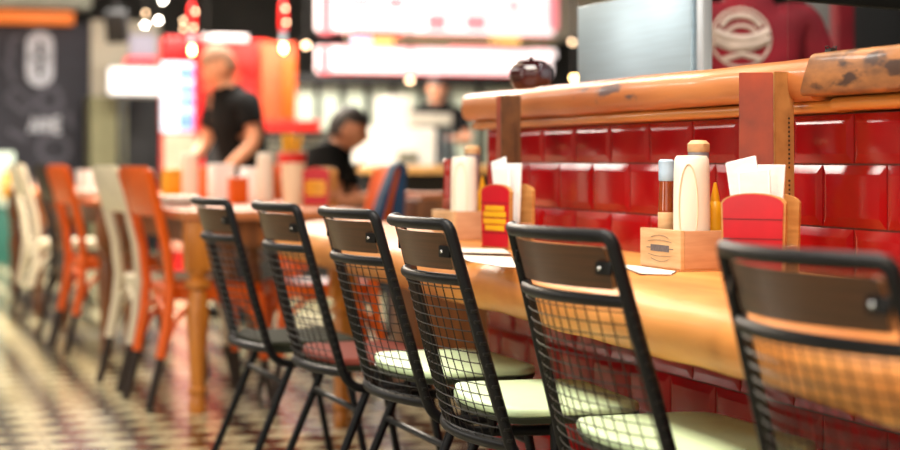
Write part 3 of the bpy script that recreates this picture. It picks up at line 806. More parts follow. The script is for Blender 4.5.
for px, Y, hh in ((126, 9.3, .13), (136, 9.4, .14), (146, 9.2, .12)):
    pass
cup(tbl(128, 9.3), 'left of three white cups beyond the nearest orange chair', M['napkin'], .036, .12)
cup(tbl(138, 9.45), 'middle of three white cups beyond the nearest orange chair', M['napkin'], .036, .14)
cup(tbl(148, 9.2), 'right of three white cups beyond the nearest orange chair', M['napkin'], .036, .11)
for i, (px, Y) in enumerate(((82, 9.4), (90, 9.5), (98, 9.4), (105, 9.6))):
    cup(tbl(px, Y), ('leftmost', 'second', 'third', 'rightmost')[i]+' of four white cups left of the cream chair', M['napkin'], .034, .13, 'white cups on the middle table')
plates(tbl(92, 9.1), 3, .095, 'white plate in the stack under the four white cups')
cup(tbl(40, 11.5), 'small pale cup at the far left table', M['napkin'], .04, .12)

# ================================================================ PEOPLE
def skin_mesh(verts, edges, rad, root, sub=2):
    me = bpy.data.meshes.new('tmp'); me.from_pydata([Vector(v) for v in verts], edges, []); me.update()
    o = bpy.data.objects.new('tmp', me); COL.objects.link(o)
    md = o.modifiers.new('skin', 'SKIN'); md.use_smooth_shade = True
    for i, r in enumerate(rad):
        sv = me.skin_vertices[0].data[i]; sv.radius = (r, r) if not isinstance(r, tuple) else r; sv.use_root = (i == root); sv.use_loose = False
    s = o.modifiers.new('sub', 'SUBSURF'); s.levels = sub; s.render_levels = sub
    dg = bpy.context.evaluated_depsgraph_get(); dg.update()
    m2 = bpy.data.meshes.new_from_object(o.evaluated_get(dg))
    bm = B(); bm.from_mesh(m2)
    bpy.data.objects.remove(o); bpy.data.meshes.remove(me); bpy.data.meshes.remove(m2)
    return bm
def person(lab, loc, rz, J, skin, shirt, trousers, hairm, emblem=False, short=True, stance='standing'):
    """J: joints in a local frame facing +X, +Y is the person's left"""
    t = thing('person', lab, 'person', loc, rz)
    V = lambda k: Vector(J[k])
    verts, edges, rad = [], [], []
    def add(p, r, link=None):
        verts.append(Vector(p)); rad.append(r); i = len(verts)-1
        if link is not None: edges.append((link, i))
        return i
    pel = add(V('pelvis'), .125); wa = add(V('pelvis').lerp(V('chest'), .5), .12, pel); ch = add(V('chest'), .135, wa)
    nb = add(V('neck'), .06, ch); hd = add(V('head')-Vector((0, 0, .03)), .055, nb)
    tors = [0, 1, 2]
    for s in 'LR':
        sh = add(V('sh'+s), .062, ch); el = add(V('el'+s), .042, sh); fo = add(V('el'+s).lerp(V('ha'+s), .55), .036, el); wr = add(V('ha'+s), .026, fo)
        d = (V('ha'+s)-V('el'+s)).normalized()
        sid = d.cross(Vector((0, 0, 1)))
        if sid.length < .2: sid = d.cross(Vector((1, 0, 0)))
        sid.normalize(); dn = sid.cross(d).normalized()
        pm = add(V('ha'+s)+d*.05, .030, wr)
        for k, (o_, l_) in enumerate(((-.030, .065), (-.010, .078), (.010, .074), (.030, .058))):
            b0 = add(V('ha'+s)+d*.085+sid*o_, .010, pm); b1 = add(V('ha'+s)+d*(.085+l_*.55)+sid*o_*1.15+dn*(-.006), .0085, b0)
            add(V('ha'+s)+d*(.085+l_)+sid*o_*1.2+dn*(-.022), .007, b1)
        th = add(V('ha'+s)+d*.035-sid*.04, .011, pm); add(V('ha'+s)+d*.075-sid*.058+dn*(-.01), .009, th)
        hp = add(V('hip'+s), .088, pel); kn = add(V('kn'+s), .06, hp); an = add(V('an'+s), .042, kn); add(V('an'+s)+(V('toe'+s)-V('an'+s))*.9, .038, an)
    bm = skin_mesh(verts, edges, rad, 0)
    # head with a face, merged in the same surface
    hc = V('head')-(V('head')-V('neck'))*.12; look = J.get('look', (0, 0)); Rh = Matrix.Translation(hc) @ Matrix.Rotation(look[0], 4, 'Z') @ Matrix.Rotation(look[1], 4, 'Y')
    r = bmesh.ops.create_icosphere(bm, subdivisions=4, radius=1.0)
    for v in r['verts']:
        x, y, z = v.co
        k = 1-.28*max(0, -z)**1.5
        q = Vector((x*.098*(k if x < 0 else 1-.12*max(0, -z)), y*.076*k, z*.118))
        if x > .5:
            q.x += .022*math.exp(-((y/.16)**2+((z+.12)/.2)**2))          # nose
            q.x -= .010*(math.exp(-(((abs(y)-.36)/.16)**2+((z-.08)/.12)**2)))   # eye sockets
            q.x += .006*math.exp(-((y/.3)**2+((z+.48)/.08)**2))           # lips
        v.co = Rh @ q
    for s in (1, -1):
        bmesh.ops.create_uvsphere(bm, u_segments=10, v_segments=8, radius=1, matrix=Rh @ Matrix.Translation((-.008, s*.077, -.005)) @ Matrix.Diagonal((.018, .010, .032, 1)))
    body = obj('body', bm, skin, t)
    for s in (1, -1):
        e = B(); bmesh.ops.create_uvsphere(e, u_segments=10, v_segments=8, radius=.011, matrix=Rh @ Matrix.Translation((.078, s*.029, .012))); obj('eye', e, M['black'], body)
    h_ = B(); r = bmesh.ops.create_icosphere(h_, subdivisions=4, radius=1.0)
    kill = [v for v in r['verts'] if (v.co.z < .28 and v.co.x > -.05) or v.co.z < -.42]
    for v in r['verts']: v.co = Vector((v.co.x*.106-.004, v.co.y*.084, v.co.z*.128+.003))
    bmesh.ops.delete(h_, geom=kill, context='VERTS')
    bmesh.ops.solidify(h_, geom=h_.faces[:], thickness=.012)
    bmesh.ops.transform(h_, matrix=Rh, verts=h_.verts); obj('hair', h_, hairm, body)
    # clothes: the body's own surface region, pushed out along its normals and given thickness
    bones = [('torso', V('pelvis'), V('chest')), ('torso', V('chest'), V('neck')), ('head', V('neck')+(V('head')-V('neck'))*.25, V('head'))]
    for s in 'LR':
        bones += [('up', V('sh'+s), V('el'+s)), ('fore', V('el'+s), V('ha'+s)), ('fore', V('ha'+s), V('ha'+s)+(V('ha'+s)-V('el'+s))*.6), ('torso', V('chest'), V('sh'+s)),
                  ('leg', V('pelvis'), V('hip'+s)), ('leg', V('hip'+s), V('kn'+s)), ('shin', V('kn'+s), V('an'+s)), ('foot', V('an'+s), V('toe'+s))]
    def near(p):
        best = (9, '', 0)
        for nm, a_, b_ in bones:
            d_ = b_-a_; u = max(0, min(1, (p-a_).dot(d_)/max(1e-6, d_.dot(d_)))); dist = (p-a_-d_*u).length
            if dist < best[0]: best = (dist, nm, u)
        return best
    waist = V('pelvis').z+.03
    def cloth(name, m, keep, off):
        b2 = B(); b2.from_mesh(body.data); b2.normal_update()
        kill = [f for f in b2.faces if not keep(f.calc_center_median())]
        bmesh.ops.delete(b2, geom=kill, context='FACES')
        # keep the connected garment, drop stray flecks
        seen, isl = set(), []
        for f0 in b2.faces:
            if f0 in seen: continue
            st_ = [f0]; seen.add(f0); grp = []
            while st_:
                f = st_.pop(); grp.append(f)
                for e in f.edges:
                    for g in e.link_faces:
                        if g not in seen: seen.add(g); st_.append(g)
            isl.append(grp)
        big = max(len(g) for g in isl)
        bmesh.ops.delete(b2, geom=[f for g in isl if len(g) < big*.3 for f in g], context='FACES')
        vs = {v: v.normal.copy() for v in b2.verts}
        for v, n_ in vs.items(): v.co += n_*off
        bmesh.ops.smooth_vert(b2, verts=b2.verts[:], factor=.3, use_axis_x=True, use_axis_y=True, use_axis_z=True)
        bmesh.ops.solidify(b2, geom=b2.faces[:], thickness=.005)
        return obj(name, b2, m, body)
    def in_shirt(p):
        _, nm, u = near(p)
        return (nm == 'torso') or (nm == 'up' and (u < .66 or not short)) or (nm == 'fore' and not short and u < .85) or (nm == 'leg' and p.z > waist-.12 and p.z > V('hipL').z-.02 and abs(V('knL').z-V('hipL').z) > .2)
    def in_trousers(p):
        _, nm, u = near(p)
        return nm == 'leg' or ((p-V('pelvis')).length < .27 and p.z < waist+.13) or (nm == 'shin' and u < .97) or (nm == 'torso' and p.z < waist+.05)
    st = cloth('shirt', shirt, in_shirt, .022)
    cloth('trousers', trousers, in_trousers, .012)
    for s in 'LR':
        b_ = B(); a_, q = V('an'+s), V('toe'+s); dd = (q-a_); an_ = math.atan2(dd.y, dd.x)
        box(b_, (a_+q)/2+Vector((0, 0, 0)), (.26, .095, .085), Matrix.Rotation(an_, 4, 'Z'), .03, 3)
        for v in b_.verts: v.co.z = max(v.co.z, 0.0)
        obj('shoe', b_, M['black'], body)
    return t, body, st
STAND = dict(pelvis=(0, 0, .96), chest=(.0, 0, 1.27), neck=(.0, 0, 1.47), head=(.03, 0, 1.63), shL=(0, .19, 1.40), shR=(0, -.19, 1.40),
             elL=(-.03, .25, 1.12), elR=(-.03, -.25, 1.12), haL=(.06, .25, .88), haR=(.06, -.25, .88), hipL=(0, .09, .90), hipR=(0, -.09, .90),
             knL=(.02, .10, .48), knR=(.02, -.10, .48), anL=(-.02, .10, .07), anR=(-.02, -.10, .07), toeL=(.14, .11, .04), toeR=(.14, -.11, .04))
# leaning man in black tee, his right arm reaching down to the table
J = dict(STAND); J.update(pelvis=(-.05, 0, .90), chest=(.02, 0, 1.16), neck=(.08, 0, 1.34), head=(.13, 0, 1.49), shL=(.02, .185, 1.28), shR=(.06, -.185, 1.28),
    elL=(.00, .25, 1.04), haL=(.20, .22, .85), elR=(.12, -.24, 1.03), haR=(.30, -.14, .86), hipL=(-.05, .09, .86), hipR=(-.05, -.09, .86), knL=(.02, .10, .47), knR=(.02, -.10, .47), anL=(-.06, .10, .07), anR=(-.06, -.10, .07), toeL=(.10, .11, .04), toeR=(.10, -.11, .04), look=(0, .45))
p = atz(239, 10.4, 0)
person('person in a black t-shirt leaning over a table with one arm reaching down', p, math.radians(190), J, M['skin'], M['black_cloth'], M['jeans'], M['hair_grey'])
# seated man facing right, head lowered
SIT = dict(pelvis=(0, 0, .55), chest=(.05, 0, .83), neck=(.10, 0, 1.00), head=(.17, 0, 1.105), shL=(.06, .18, .95), shR=(.06, -.18, .95), elL=(.16, .24, .72), elR=(.16, -.24, .72),
           haL=(.36, .14, .75), haR=(.36, -.14, .75), hipL=(.02, .09, .52), hipR=(.02, -.09, .52), knL=(.44, .11, .50), knR=(.44, -.11, .50), anL=(.42, .11, .07), anR=(.42, -.11, .07), toeL=(.58, .12, .04), toeR=(.58, -.12, .04), look=(0, .3))
p = atz(318, 9.4, 0)
person('seated person with short dark hair and black shirt, turned to the right', p, math.radians(-25), SIT, M['skin_dark'], M['black_cloth'], M['jeans'], M['hair'])
q = p+Matrix.Rotation(math.radians(-25), 4, 'Z') @ Vector((.03, 0, 0))
place_b(obr, q.x, q.y, -25, 'orange bistro chair under the seated dark-haired person', GB)
# worker behind the service counter
J = dict(STAND); J.update(elL=(.12, .27, 1.13), haL=(.34, .17, 1.16), elR=(.12, -.27, 1.13), haR=(.34, -.17, 1.16), look=(0, .25))
dz = -.12
p = atz(437, 15.5, 0)
for k in J:
    if k != 'look': J[k] = (J[k][0], J[k][1], J[k][2]*0.96)
person('worker in a black shirt behind the service counter, under the lit menu', p, math.radians(-108), J, M['skin'], M['black_cloth'], M['black_cloth'], M['hair'])
# worker in crimson shirt seen from behind
p = atz(747, 6.1, 0)
J = dict(STAND)
for k in J: J[k] = (J[k][0], J[k][1]*1.05, J[k][2]*1.02)
_, body, st = person('worker in a crimson t-shirt with a pale round emblem, beyond the ledge', p, math.radians(78), J, M['skin'], M['red_cloth'], M['jeans'], M['hair'])
# round print on the shirt back: rings and arcs wrapped on the cloth
from mathutils.bvhtree import BVHTree
tmp = B(); tmp.from_mesh(st.data); bvh = BVHTree.FromBMesh(tmp); tmp.free()
bm = B()
def onback(y, z):
    hit = bvh.ray_cast(Vector((-1, y, z)), Vector((1, 0, 0)))[0]
    return Vector(((hit.x if hit else -.15)-.002, y, z))
cz = 1.345; cy = .05
def stroke(pts, r=.006): tube(bm, [onback(cy+a, cz+b) for a, b in pts], r, 6)
stroke([(.098*math.cos(2*PI*i/40), .098*math.sin(2*PI*i/40)) for i in range(41)], .005)
stroke([(.068*math.cos(PI*(.1+.8*i/16)), .02+.055*math.sin(PI*(.1+.8*i/16))) for i in range(17)], .012)
stroke([(.05*math.cos(PI*(.1+.8*i/16)), .005+.035*math.sin(PI*(.1+.8*i/16))) for i in range(17)], .007)
stroke([(-.09, .02), (-.05, .0), (0, -.008), (.05, .0), (.09, .02)], .019)
stroke([(-.09, -.005), (-.04, -.025), (0, -.03), (.04, -.028), (.09, -.008)], .018)
stroke([(-.06, -.072), (0, -.055), (.06, -.072)], .010)
stroke([(-.03, -.045), (-.03, .0)], .010); stroke([(.03, -.045), (.03, .0)], .010)
e = obj('emblem', bm, M['emblem'], st); e['label'] = 'pale round printed emblem'

# ================================================================ KITCHEN SIDE (seen above the ledge)
t = thing('red_column', 'narrow dark red column right of the crimson-shirted worker', 'column', atz(842, 7.2, 0))
bm = B(); box(bm, (0, 0, 1.2), (.07, .07, 2.4), bev=.004); obj('shaft', bm, M['red_cloth'], t)
bm = B(); box(bm, (0, 0, .03), (.11, .11, .06)); obj('foot', bm, M['black'], t)
t = thing('kitchen_cabinet', 'tall black cabinet in the dark kitchen at the right edge', 'cabinet', atz(905, 7.9, 0), math.radians(-15))
bm = B(); box(bm, (0, 0, 1.1), (.75, .5, 2.2), bev=.01); obj('body', bm, M['dark'], t)
for sgn in (-1, 1):
    bm = B(); box(bm, (sgn*.185, -.256, 1.1), (.35, .012, 2.1), bev=.003); d_ = obj('door', bm, M['black'], t)
    bm = B(); tube(bm, [(sgn*.04, -.28, .95), (sgn*.04, -.28, 1.25)], .008, 8); obj('handle', bm, M['brushed'], d_)
# ================================================================ BACK OF THE RESTAURANT
def facing(px, Y): return atz(px, Y, 0)
YB = 19.4
def panel_at(name, x0, x1, y0, y1, Y, m, lab, cat, depth=.05, parent=None, group=None, bev=.004):
    """box whose front is square to the room's length, covering the given angular extent at depth Y"""
    a = at(x0, y0, Y); b = at(x1, y1, Y); s = at(300, HZ, Y).y
    # keep the same line of sight but square it to the room
    def on(px, py):
        d = at(px, py, 1.0)-Vector((0, 0, EYE)); k = s/d.y; return Vector((d.x*k, s, EYE+d.z*k))
    A, Bb = on(x0, y0), on(x1, y1)
    A.z = min(max(A.z, 0.0), ZC); Bb.z = min(max(Bb.z, 0.0), ZC)
    c = (A+Bb)/2; c.y += depth/2
    bm = B(); box(bm, c if parent is None else c-parent.location, (abs(Bb.x-A.x), depth, abs(A.z-Bb.z)), bev=bev)
    o = obj(name, bm, m, parent)
    if parent is None: tag(o, lab, cat, group)
    return o
# chalkboard
t = thing('chalkboard', 'large chalkboard covered in chalk drawings on the far left wall', 'chalkboard', (0, 0, 0))
cb = panel_at('board', -60, 91, 22, 270, YB, M['chalkboard'], '', '', .04, t)
S_ = min(v.co.y for v in cb.data.vertices)
def onb(px, py, off=.006):
    d = at(px, py, 1.0)-Vector((0, 0, EYE)); k = (S_-off)/d.y; return Vector((d.x*k, S_-off, EYE+d.z*k))
def chalk(strokes, m, r=.02, nm='chalk_drawing'):
    bm = B()
    for st_ in strokes: tube(bm, [onb(*q) for q in st_], r, 6, flat=1)
    for v in bm.verts: v.co.y = max(S_-.008, min(S_, v.co.y))
    return obj(nm, bm, m, t)
pill = [(40+11*math.cos(a), 44+10*math.sin(a)) for a in [PI+PI*i/12 for i in range(13)]]+[(40+11*math.cos(a), 74+10*math.sin(a)) for a in [PI*i/12 for i in range(13)]]
pill.append(pill[0])
chalk([pill, [(x*.5+20, y*.84+9) for x, y in pill], [(31, 58), (49, 58)]], M['chalk'], .03)
chalk([[(5, 98), (16, 88), (34, 104), (24, 112), (5, 98)], [(50+11*math.cos(2*PI*i/20), 100+12*math.sin(2*PI*i/20)) for i in range(21)], [(54+15*math.cos(2*PI*i/20), 149+13*math.sin(2*PI*i/20)) for i in range(21)],
       [(8, 130), (26, 140)], [(6, 60), (14, 82)], [(68, 112), (72, 128)], [(10, 62), (12, 40), (20, 36)]], M['chalk_dim'], .035)
# chalk lettering on the board
LET = {'A': [[(0, 0), (.4, 1), (.8, 0)], [(.18, .4), (.62, .4)]], 'M': [[(0, 0), (0, 1), (.4, .4), (.8, 1), (.8, 0)]], 'N': [[(0, 0), (0, 1), (.7, 0), (.7, 1)]],
       'E': [[(.6, 0), (0, 0), (0, 1), (.6, 1)], [(0, .5), (.5, .5)]]}
strokes = []; cx = 30.0
for chx in 'ANNE':
    for st_ in LET[chx]: strokes.append([(cx+a*8.2, 132-b*14) for a, b in st_])
    cx += 8.6
chalk(strokes, M['chalk'], .026, 'chalk_lettering')
panel_at('sign_strip', -40, 74, 9, 24, YB-.2, M['sign_orange'], 'orange strip sign above the chalkboard', 'sign', .2)
o = panel_at('pale_bulkhead', -40, 92, -90, 8, YB-.3, M['duct'], 'pale bulkhead above the orange strip sign', 'bulkhead', .4, bev=.02)
panel_at('wall_panel', 91, 160, 20, 97, YB-.05, M['wall_pale'], 'pale spot-lit wall panel right of the chalkboard', 'panel', .05)
panel_at('olive_column', 91, 126, 96, 290, YB-.6, M['olive'], 'olive-grey column right of the chalkboard', 'column', .5)
# lit display above the dark doorway
t = thing('lit_sign', 'bright white lit sign above the dark doorway, left of the drinks fridge', 'sign', (0, 0, 0))
panel_at('light_face', 110, 160, 68, 94, YB-1.0, M['screen'], '', '', .1, t)
panel_at('red_strip', 126, 158, 57, 66, YB-1.0, M['menu_redglow'], '', '', .1, t)
panel_at('white_header', 130, 156, 34, 56, YB-.98, M['lavender'], '', '', .1, t)
panel_at('support', 118, 124, 94, 250, YB-.96, M['black'], '', '', .05, t)
panel_at('support', 158, 161, 94, 250, YB-.96, M['black'], '', '', .05, t)
struct(panel_at('door_1', 128, 160, 97, 250, YB-.2, M['black'], '', '', .06))
for k in ('label', 'category'): 
    d1 = bpy.data.objects['door_1']
    if k in d1: del d1[k]
# hanging speaker
p = at(117, 26, 15.0)
t = thing('loudspeaker', 'black loudspeaker hanging left of the spotlights', 'speaker', p, math.radians(-20))
bm = B(); box(bm, (0, 0, 0), (.17, .15, .26), Euler((.35, 0, 0)), .012); obj('cabinet', bm, M['black'], t)
bm = B(); tube(bm, [(0, 0, .12), (0, 0, ZC-p.z)], .012, 8); obj('bracket', bm, M['black'], t)
# drinks fridge
t = thing('drinks_fridge', 'red drinks fridge with a lit white door and rows of blue bottles', 'fridge', (0, 0, 0))
YF = 14.0
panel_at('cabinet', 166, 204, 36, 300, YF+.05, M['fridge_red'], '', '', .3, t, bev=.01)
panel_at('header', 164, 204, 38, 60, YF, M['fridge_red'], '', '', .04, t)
panel_at('glass_door', 162, 194, 62, 132, YF, M['fridge_glow'], '', '', .03, t)
panel_at('lower_panel', 164, 196, 134, 250, YF, M['pinkpaper'], '', '', .03, t)
for (a, b_) in ((66, 78), (84, 93), (97, 106), (112, 128)):
    for k in range(3):
        o = panel_at('bottle', 179+k*5.4, 183+k*5.4, a, b_, YF-.04, M['fridge_bottle'], '', '', .03, t)
for x in (176, 190):
    bm = B(); bmesh.ops.create_uvsphere(bm, u_segments=14, v_segments=10, radius=.035, matrix=Matrix.Translation(at(x, 51, YF-.12)))
    obj('header_lamp', bm, M['bulb_small'], t)
# red booth / kiosk
t = thing('red_kiosk', 'red and orange kiosk behind the leaning man, with a white strip lamp on top', 'kiosk', (0, 0, 0))
panel_at('panel', 203, 258, 42, 70, 15.5, M['red_booth'], '', '', .1, t)
panel_at('panel', 204, 240, 66, 112, 15.55, M['orange_booth'], '', '', .1, t)
panel_at('panel', 238, 268, 40, 128, 15.6, M['red_booth'], '', '', .1, t)
panel_at('panel', 262, 296, 42, 130, 15.5, M['orange_booth'], '', '', .1, t)
panel_at('panel', 284, 296, 58, 118, 15.4, M['orange'], '', '', .06, t)
panel_at('base', 203, 300, 130, 280, 15.6, M['dark'], '', '', .5, t)
panel_at('strip_lamp', 203, 248, 34, 41, 15.3, M['strip'], '', '', .08, t)
# service counter
t = thing('service_counter', 'dark service counter with slatted front, red band and tan top behind the seated person', 'counter', (0, 0, 0))
panel_at('front', 255, 500, 172, 300, 12.4, M['dark'], '', '', .6, t)
panel_at('top', 365, 500, 166, 173, 12.3, M['tan'], '', '', .75, t)
for k in range(6): panel_at('slat', 262, 345, 136+k*6.2, 139+k*6.2, 12.9, M['slat'], '', '', .03, t)
panel_at('backing', 258, 348, 130, 175, 13.0, M['dark'], '', '', .06, t)
panel_at('red_band', 262, 320, 120, 131, 12.85, M['red_booth'], '', '', .06, t)
panel_at('white_shelf', 250, 290, 172, 180, 12.3, M['oven_white'], '', '', .05, t)
# oven and tray
t = thing('white_oven', 'large white kitchen machine right of the seated person', 'oven', (0, 0, 0))
panel_at('body', 366, 436, 127, 320, 13.3, M['oven_white'], '', '', .5, t, bev=.02)
panel_at('upper_housing', 390, 412, 96, 127, 13.35, M['oven_white'], '', '', .4, t, bev=.02)
panel_at('grille', 398, 418, 152, 162, 13.28, M['slat'], '', '', .03, t)
panel_at('serving_tray', 394, 452, 113, 125, 14.0, M['tray'], 'cream tray shelf in front of the worker in black', 'tray', .3)
t = thing('kitchen_stand', 'steel stand holding up the cream tray shelf', 'stand', (0, 0, 0))
panel_at('post', 441, 444, 125, 330, 14.1, M['brushed'], '', '', .05, t)
panel_at('post', 450, 452, 125, 330, 14.1, M['brushed'], '', '', .05, t)
# kitchen back
t = thing('kitchen_partition', 'pale green kitchen wall panels with dark uprights under the lit menu', 'partition', (0, 0, 0))
for (a, b_) in ((296, 316), (320, 341), (346, 366), (372, 392), (396, 420), (424, 446), (450, 478), (482, 520)):
    panel_at('pale_panel', a, b_, 84, 290, 17.0, M['kitchen_pale'], '', '', .06, t)
for a in (292, 316, 341, 366, 392, 420, 446, 478, 520): panel_at('upright', a, a+4, 76, 290, 16.95, M['black'], '', '', .12, t)
panel_at('lintel', 290, 600, 74, 88, 16.9, M['dark'], '', '', .15, t)
panel_at('dark_panel', 524, 600, 88, 290, 17.0, M['dark'], '', '', .06, t)
# lit menu boards
def lightbox(x0, x1, y0, y1, Y, lab, patches):
    t = thing('menu_lightbox', lab, 'lit menu', (0, 0, 0), 0, 'lit menu boards over the service counter')
    panel_at('light_face', x0, x1, y0, y1, Y, M['menu_white'], '', '', .12, t)
    for (a, b_, c, d, m) in patches: panel_at('menu_picture', a, b_, c, d, Y-.012, M[m], '', '', .02, t, bev=0)
    panel_at('red_trim', x0+4, x1-2, y1-3, y1+1.5, Y-.02, M['menu_redglow'], '', '', .02, t, bev=0)
    hz_ = at(x0, HZ, Y).z
    for x in (x0+30, x1-30):
        q = at(x, y0, Y); s = at(300, y0, Y).y; zt_ = ZC if y0 < 0 else at(x, 35, Y).z
        bm = B(); tube(bm, [(q.x, s+.06, q.z-.01), (q.x, s+.06, zt_)], .012, 8); obj('hanger', bm, M['black'], t)
pt = [(320, 332, -28, 34, 'menu_pink'), (350, 372, -2, 6, 'menu_pink'), (388, 404, -2, 8, 'menu_pink'), (428, 446, 14, 30, 'menu_pink'), (466, 486, 15, 30, 'menu_pink'), (508, 520, 2, 10, 'menu_pink'), (508, 530, 15, 18, 'menu_pink'), (548, 558, -5, 30, 'menu_pink'), (352, 402, 30, 36, 'menu_redglow')]
lightbox(319, 554, -30, 35, 14.2, 'upper long glowing white and pink menu board', pt)
pt = [(319, 330, 47, 74, 'menu_pink'), (330, 550, 46, 50, 'menu_pink'), (330, 550, 68, 72, 'menu_pink'), (345, 420, 46, 49, 'menu_pink'), (450, 500, 46, 50, 'menu_pink'), (534, 556, 49, 58, 'menu_white')]
lightbox(319, 552, 46, 75, 14.2, 'lower long glowing white and pink menu board', pt)
panel_at('menu_header', 348, 556, 36, 45, 14.35, M['olive'], 'strip with small coloured labels between the two lit menus', 'sign', .05)
t = bpy.data.objects['menu_header']
panel_at('blue_label', 352, 372, 37, 44, 14.3, M['menu_blue'], '', '', .03, t)
panel_at('yellow_label', 374, 394, 38, 44, 14.3, M['menu_yellow'], '', '', .03, t)
panel_at('yellow_label', 492, 520, 38, 43, 14.3, M['menu_yellow'], '', '', .03, t)
panel_at('cream_bulkhead', 556, 660, -90, 42, 18.6, M['wall_pale'], 'cream bulkhead at the back, left of the steel screen', 'panel', .3)
# pendant lamps and bulbs
def pendant(px, ytop, ybulb, Y, lab, bulbs):
    p = at(px, ybulb, Y); q = at(px, ytop, Y)
    t = thing('pendant_lamp', lab, 'lamp', p, 0, 'red pendant lamps')
    h0 = (at(px, ybulb-19, Y).z-p.z); h1 = q.z-p.z
    bm = B(); lathe(bm, [(.014, h0-.02), (.026, h0), (.028, (h0+h1)/2), (.022, h1-.01), (.010, h1+.02), (0, h1+.02)], 18); obj('shade', bm, M['lamp_red'], t)
    bm = B(); lathe(bm, [(.02, .03), (.022, h0-.02), (.018, h0)], 14); obj('socket', bm, M['brushed'], t)
    bm = B(); lathe(bm, [(0, -.022), (.009, -.018), (.014, -.006), (.013, .01), (.009, .03), (0, .036)], 16); b_ = obj('bulb', bm, M['bulb_warm'], t)
    bm = B(); tube(bm, [(0, 0, h1), (0, 0, ZC-p.z)], .006, 6); obj('cord', bm, M['black'], t)
    if bulbs:
        bm = B()
        for dx, y in bulbs:
            v = at(px+dx, y, Y)-p; bmesh.ops.create_uvsphere(bm, u_segments=10, v_segments=8, radius=.010, matrix=Matrix.Translation(v+Vector((0, -.05, 0))))
        obj('glint', bm, M['bulb_small'], t)  # glowing beads put in as highlights on the lamp shade
    return t
pendant(283.5, 3, 49, 11.5, 'red pendant lamp with a glowing bulb, right of the red kiosk', [(0, 9), (1, 23)])
pendant(192, 5, 51, 11.8, 'red pendant lamp with a glowing bulb over the drinks fridge', [(-10, 21), (-10, 29), (0, 28), (2, 12)])
def spot(px, py, Y, lab, r=.045, m='bulb_white'):
    p = at(px, py, Y); t = thing('spotlight', lab, 'lamp', p, 0, 'bare bulbs and spotlights at the back')
    bm = B(); bmesh.ops.create_uvsphere(bm, u_segments=16, v_segments=12, radius=r); obj('bulb', bm, M[m], t)
    bm = B(); lathe(bm, [(r*.7, r*.6), (r*1.1, r*1.2), (r*1.0, r*2.4), (0, r*2.5)], 16); obj('housing', bm, M['black'], t)
    bm = B(); tube(bm, [(0, 0, r*2.3), (0, 0, ZC-p.z)], .008, 6); obj('stem', bm, M['black'], t)
spot(163, 0, 13.0, 'topmost of the white spotlights left of the pendant lamps', .016)
spot(145.5, 13, 13.2, 'upper left of the three clustered spotlights', .012, 'bulb_small')
spot(145, 25, 13.4, 'lower left of the three clustered spotlights', .013)
spot(158.5, 20, 13.3, 'right one of the three clustered spotlights', .015)
spot(574, 78, 12.5, 'small yellow lamp left of the steel screen, near the jar', .015, 'bulb_warm')
spot(573, 42, 12.8, 'small pale lamp above the yellow lamp left of the steel screen', .02, 'bulb_small')
spot(207.5, 130, 13.4, 'small warm lamp beside the leaning person, low by the fridge', .014, 'bulb_warm')
spot(410, 80, 13.9, 'small pale lamp under the lower lit menu', .022, 'bulb_small')
spot(306, 45, 12.6, 'small warm lamp right of the red pendant lamp', .022, 'bulb_small')
# jacket on an orange chair, right of the seated man
t = thing('jacket', 'navy jacket hanging over the near half of an orange chair back', 'jacket', (1.74, 6.93, 0), math.radians(176))
bm = B(); rings = []
for i in range(13):
    y = .215-.235*i/12; cc = -.022*(1-(y/.19)**2)
    w1 = .006*math.sin(i*1.9)
    def xb(z): return -.205-(z-.60)*.266
    rings.append([Vector((xb(z)+cc+dx+w1, y, z)) for z, dx in ((.64, .045), (.80, .034), (.91, .020), (.930, 0), (.91, -.030), (.75, -.060), (.55+.02*math.sin(i), -.095), (.55+.02*math.sin(i), -.080), (.75, -.0175), (.905, -.0095), (.92, 0), (.905, .0095), (.80, .0105), (.64, .011))])
loft(bm, rings); obj('cloth', bm, M['navy_cloth'], t)
pack('wooden_crate', tbl(450, 7.4, 0), (.40, .35, .78), M['table_brown'], 'reddish brown cabinet behind the far birch box', 'cabinet', 0, None, M['table_top'])
# mint board at the far left
t = thing('poster_stand', 'pale mint board with yellow poster and teal foot, left edge of the photo', 'board', (0, 0, 0))
panel_at('board', -30, 14, 152, 206, 17.0, M['mint'], '', '', .06, t)
panel_at('poster', 2, 10, 172, 198, 16.9, M['yellow'], '', '', .02, t)
panel_at('foot', -30, 14, 206, 300, 17.02, M['teal'], '', '', .05, t)

# ================================================================ LIGHT
def area(name, loc, size, power, col, rot=(0, 0, 0)):
    l = bpy.data.lights.new(name, 'AREA'); l.shape = 'RECTANGLE'; l.size, l.size_y = size; l.energy = power; l.color = col
    o = bpy.data.objects.new(name, l); COL.objects.link(o); o.location = loc; o.rotation_euler = rot; return o
WARM = (1.0, .80, .58); NEUT = (1.0, .93, .84); COOL = (.95, .95, .95); DAY = (1.0, .90, .78)
for s, pw in ((1.0, 90), (3.0, 120), (6.3, 22), (8.8, 115)):
    area('ceiling_lamp', (0.9, s, ZC-.08), (1.1, 1.7), pw, NEUT if s == 3.0 else WARM)
for s, pw in ((3.0, 90), (7.0, 60), (11.0, 110), (15.0, 110)):
    area('ceiling_lamp', (-2.4, s, ZC-.08), (.7, 1.6), pw, NEUT)
area('unseen_kitchen_lamp', (3.6, 4.6, ZC-.08), (.8, .8), 34, COOL)
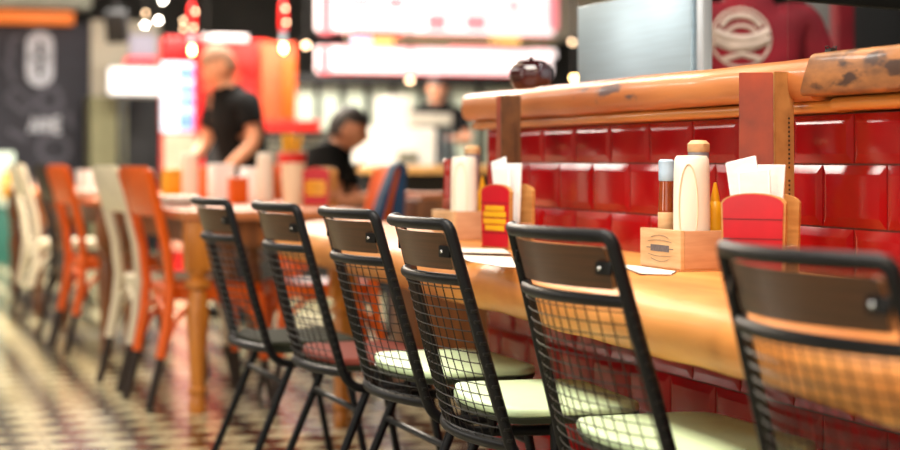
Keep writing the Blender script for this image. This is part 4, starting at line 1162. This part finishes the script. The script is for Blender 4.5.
area('unseen_kitchen_lamp', (3.0, 14.8, ZC-.08), (2.6, 1.2), 420, NEUT)
area('unseen_kitchen_lamp', (2.2, 10.6, ZC-.08), (2.4, .8), 300, NEUT)  # unseen lamp added before the service counter to brighten the oven front
area('ceiling_lamp', (1.6, 12.0, ZC-.08), (1.6, 2.0), 220, WARM)
# daylight from the shop windows on the left and behind
area('window_light', (X0+.15, 1.4, 1.2), (5.6, 2.2), 270, DAY, (0, -PI/2, 0))
area('window_light', (-1.5, Y0+.15, 1.8), (6.0, 2.0), 70, NEUT, (PI/2, 0, 0))
def spotl(loc, tgt, power, ang, col):
    l = bpy.data.lights.new('wall_spot', 'SPOT'); l.energy = power; l.spot_size = ang; l.spot_blend = .6; l.color = col; l.shadow_soft_size = .05
    o = bpy.data.objects.new('wall_spot', l); COL.objects.link(o); o.location = loc
    o.rotation_euler = (Vector(tgt)-Vector(loc)).to_track_quat('-Z', 'Y').to_euler()
spotl(at(92, -20, 18.6), at(92, 58, YB), 900, .9, (.95, .95, 1))
spotl(at(40, -20, 18.4), at(40, 62, YB), 110, .7, (.85, .9, 1))
w = bpy.data.worlds.new('world'); scene.world = w; w.use_nodes = True
w.node_tree.nodes['Background'].inputs[0].default_value = (1, .93, .85, 1); w.node_tree.nodes['Background'].inputs[1].default_value = .08

# ================================================================ CAMERA
cam = bpy.data.cameras.new('camera'); co = bpy.data.objects.new('camera', cam); COL.objects.link(co); scene.camera = co
co.location = (0, 0, EYE); co.rotation_euler = (PI/2, 0, -math.atan2(SA, CA))
cam.sensor_fit = 'HORIZONTAL'; cam.sensor_width = 36.0; cam.lens = 36.0*F/900.0
cam.shift_y = -(225-HZ)/900.0
cam.clip_start = .05; cam.clip_end = 100
cam.dof.use_dof = True; cam.dof.focus_distance = 3.55; cam.dof.aperture_fstop = 2.25; cam.dof.aperture_blades = 0
scene.view_settings.view_transform = 'Standard'; scene.view_settings.look = 'None'
scene.view_settings.exposure = 0.0; scene.view_settings.gamma = 1.0; scene.view_settings.use_curve_mapping = False
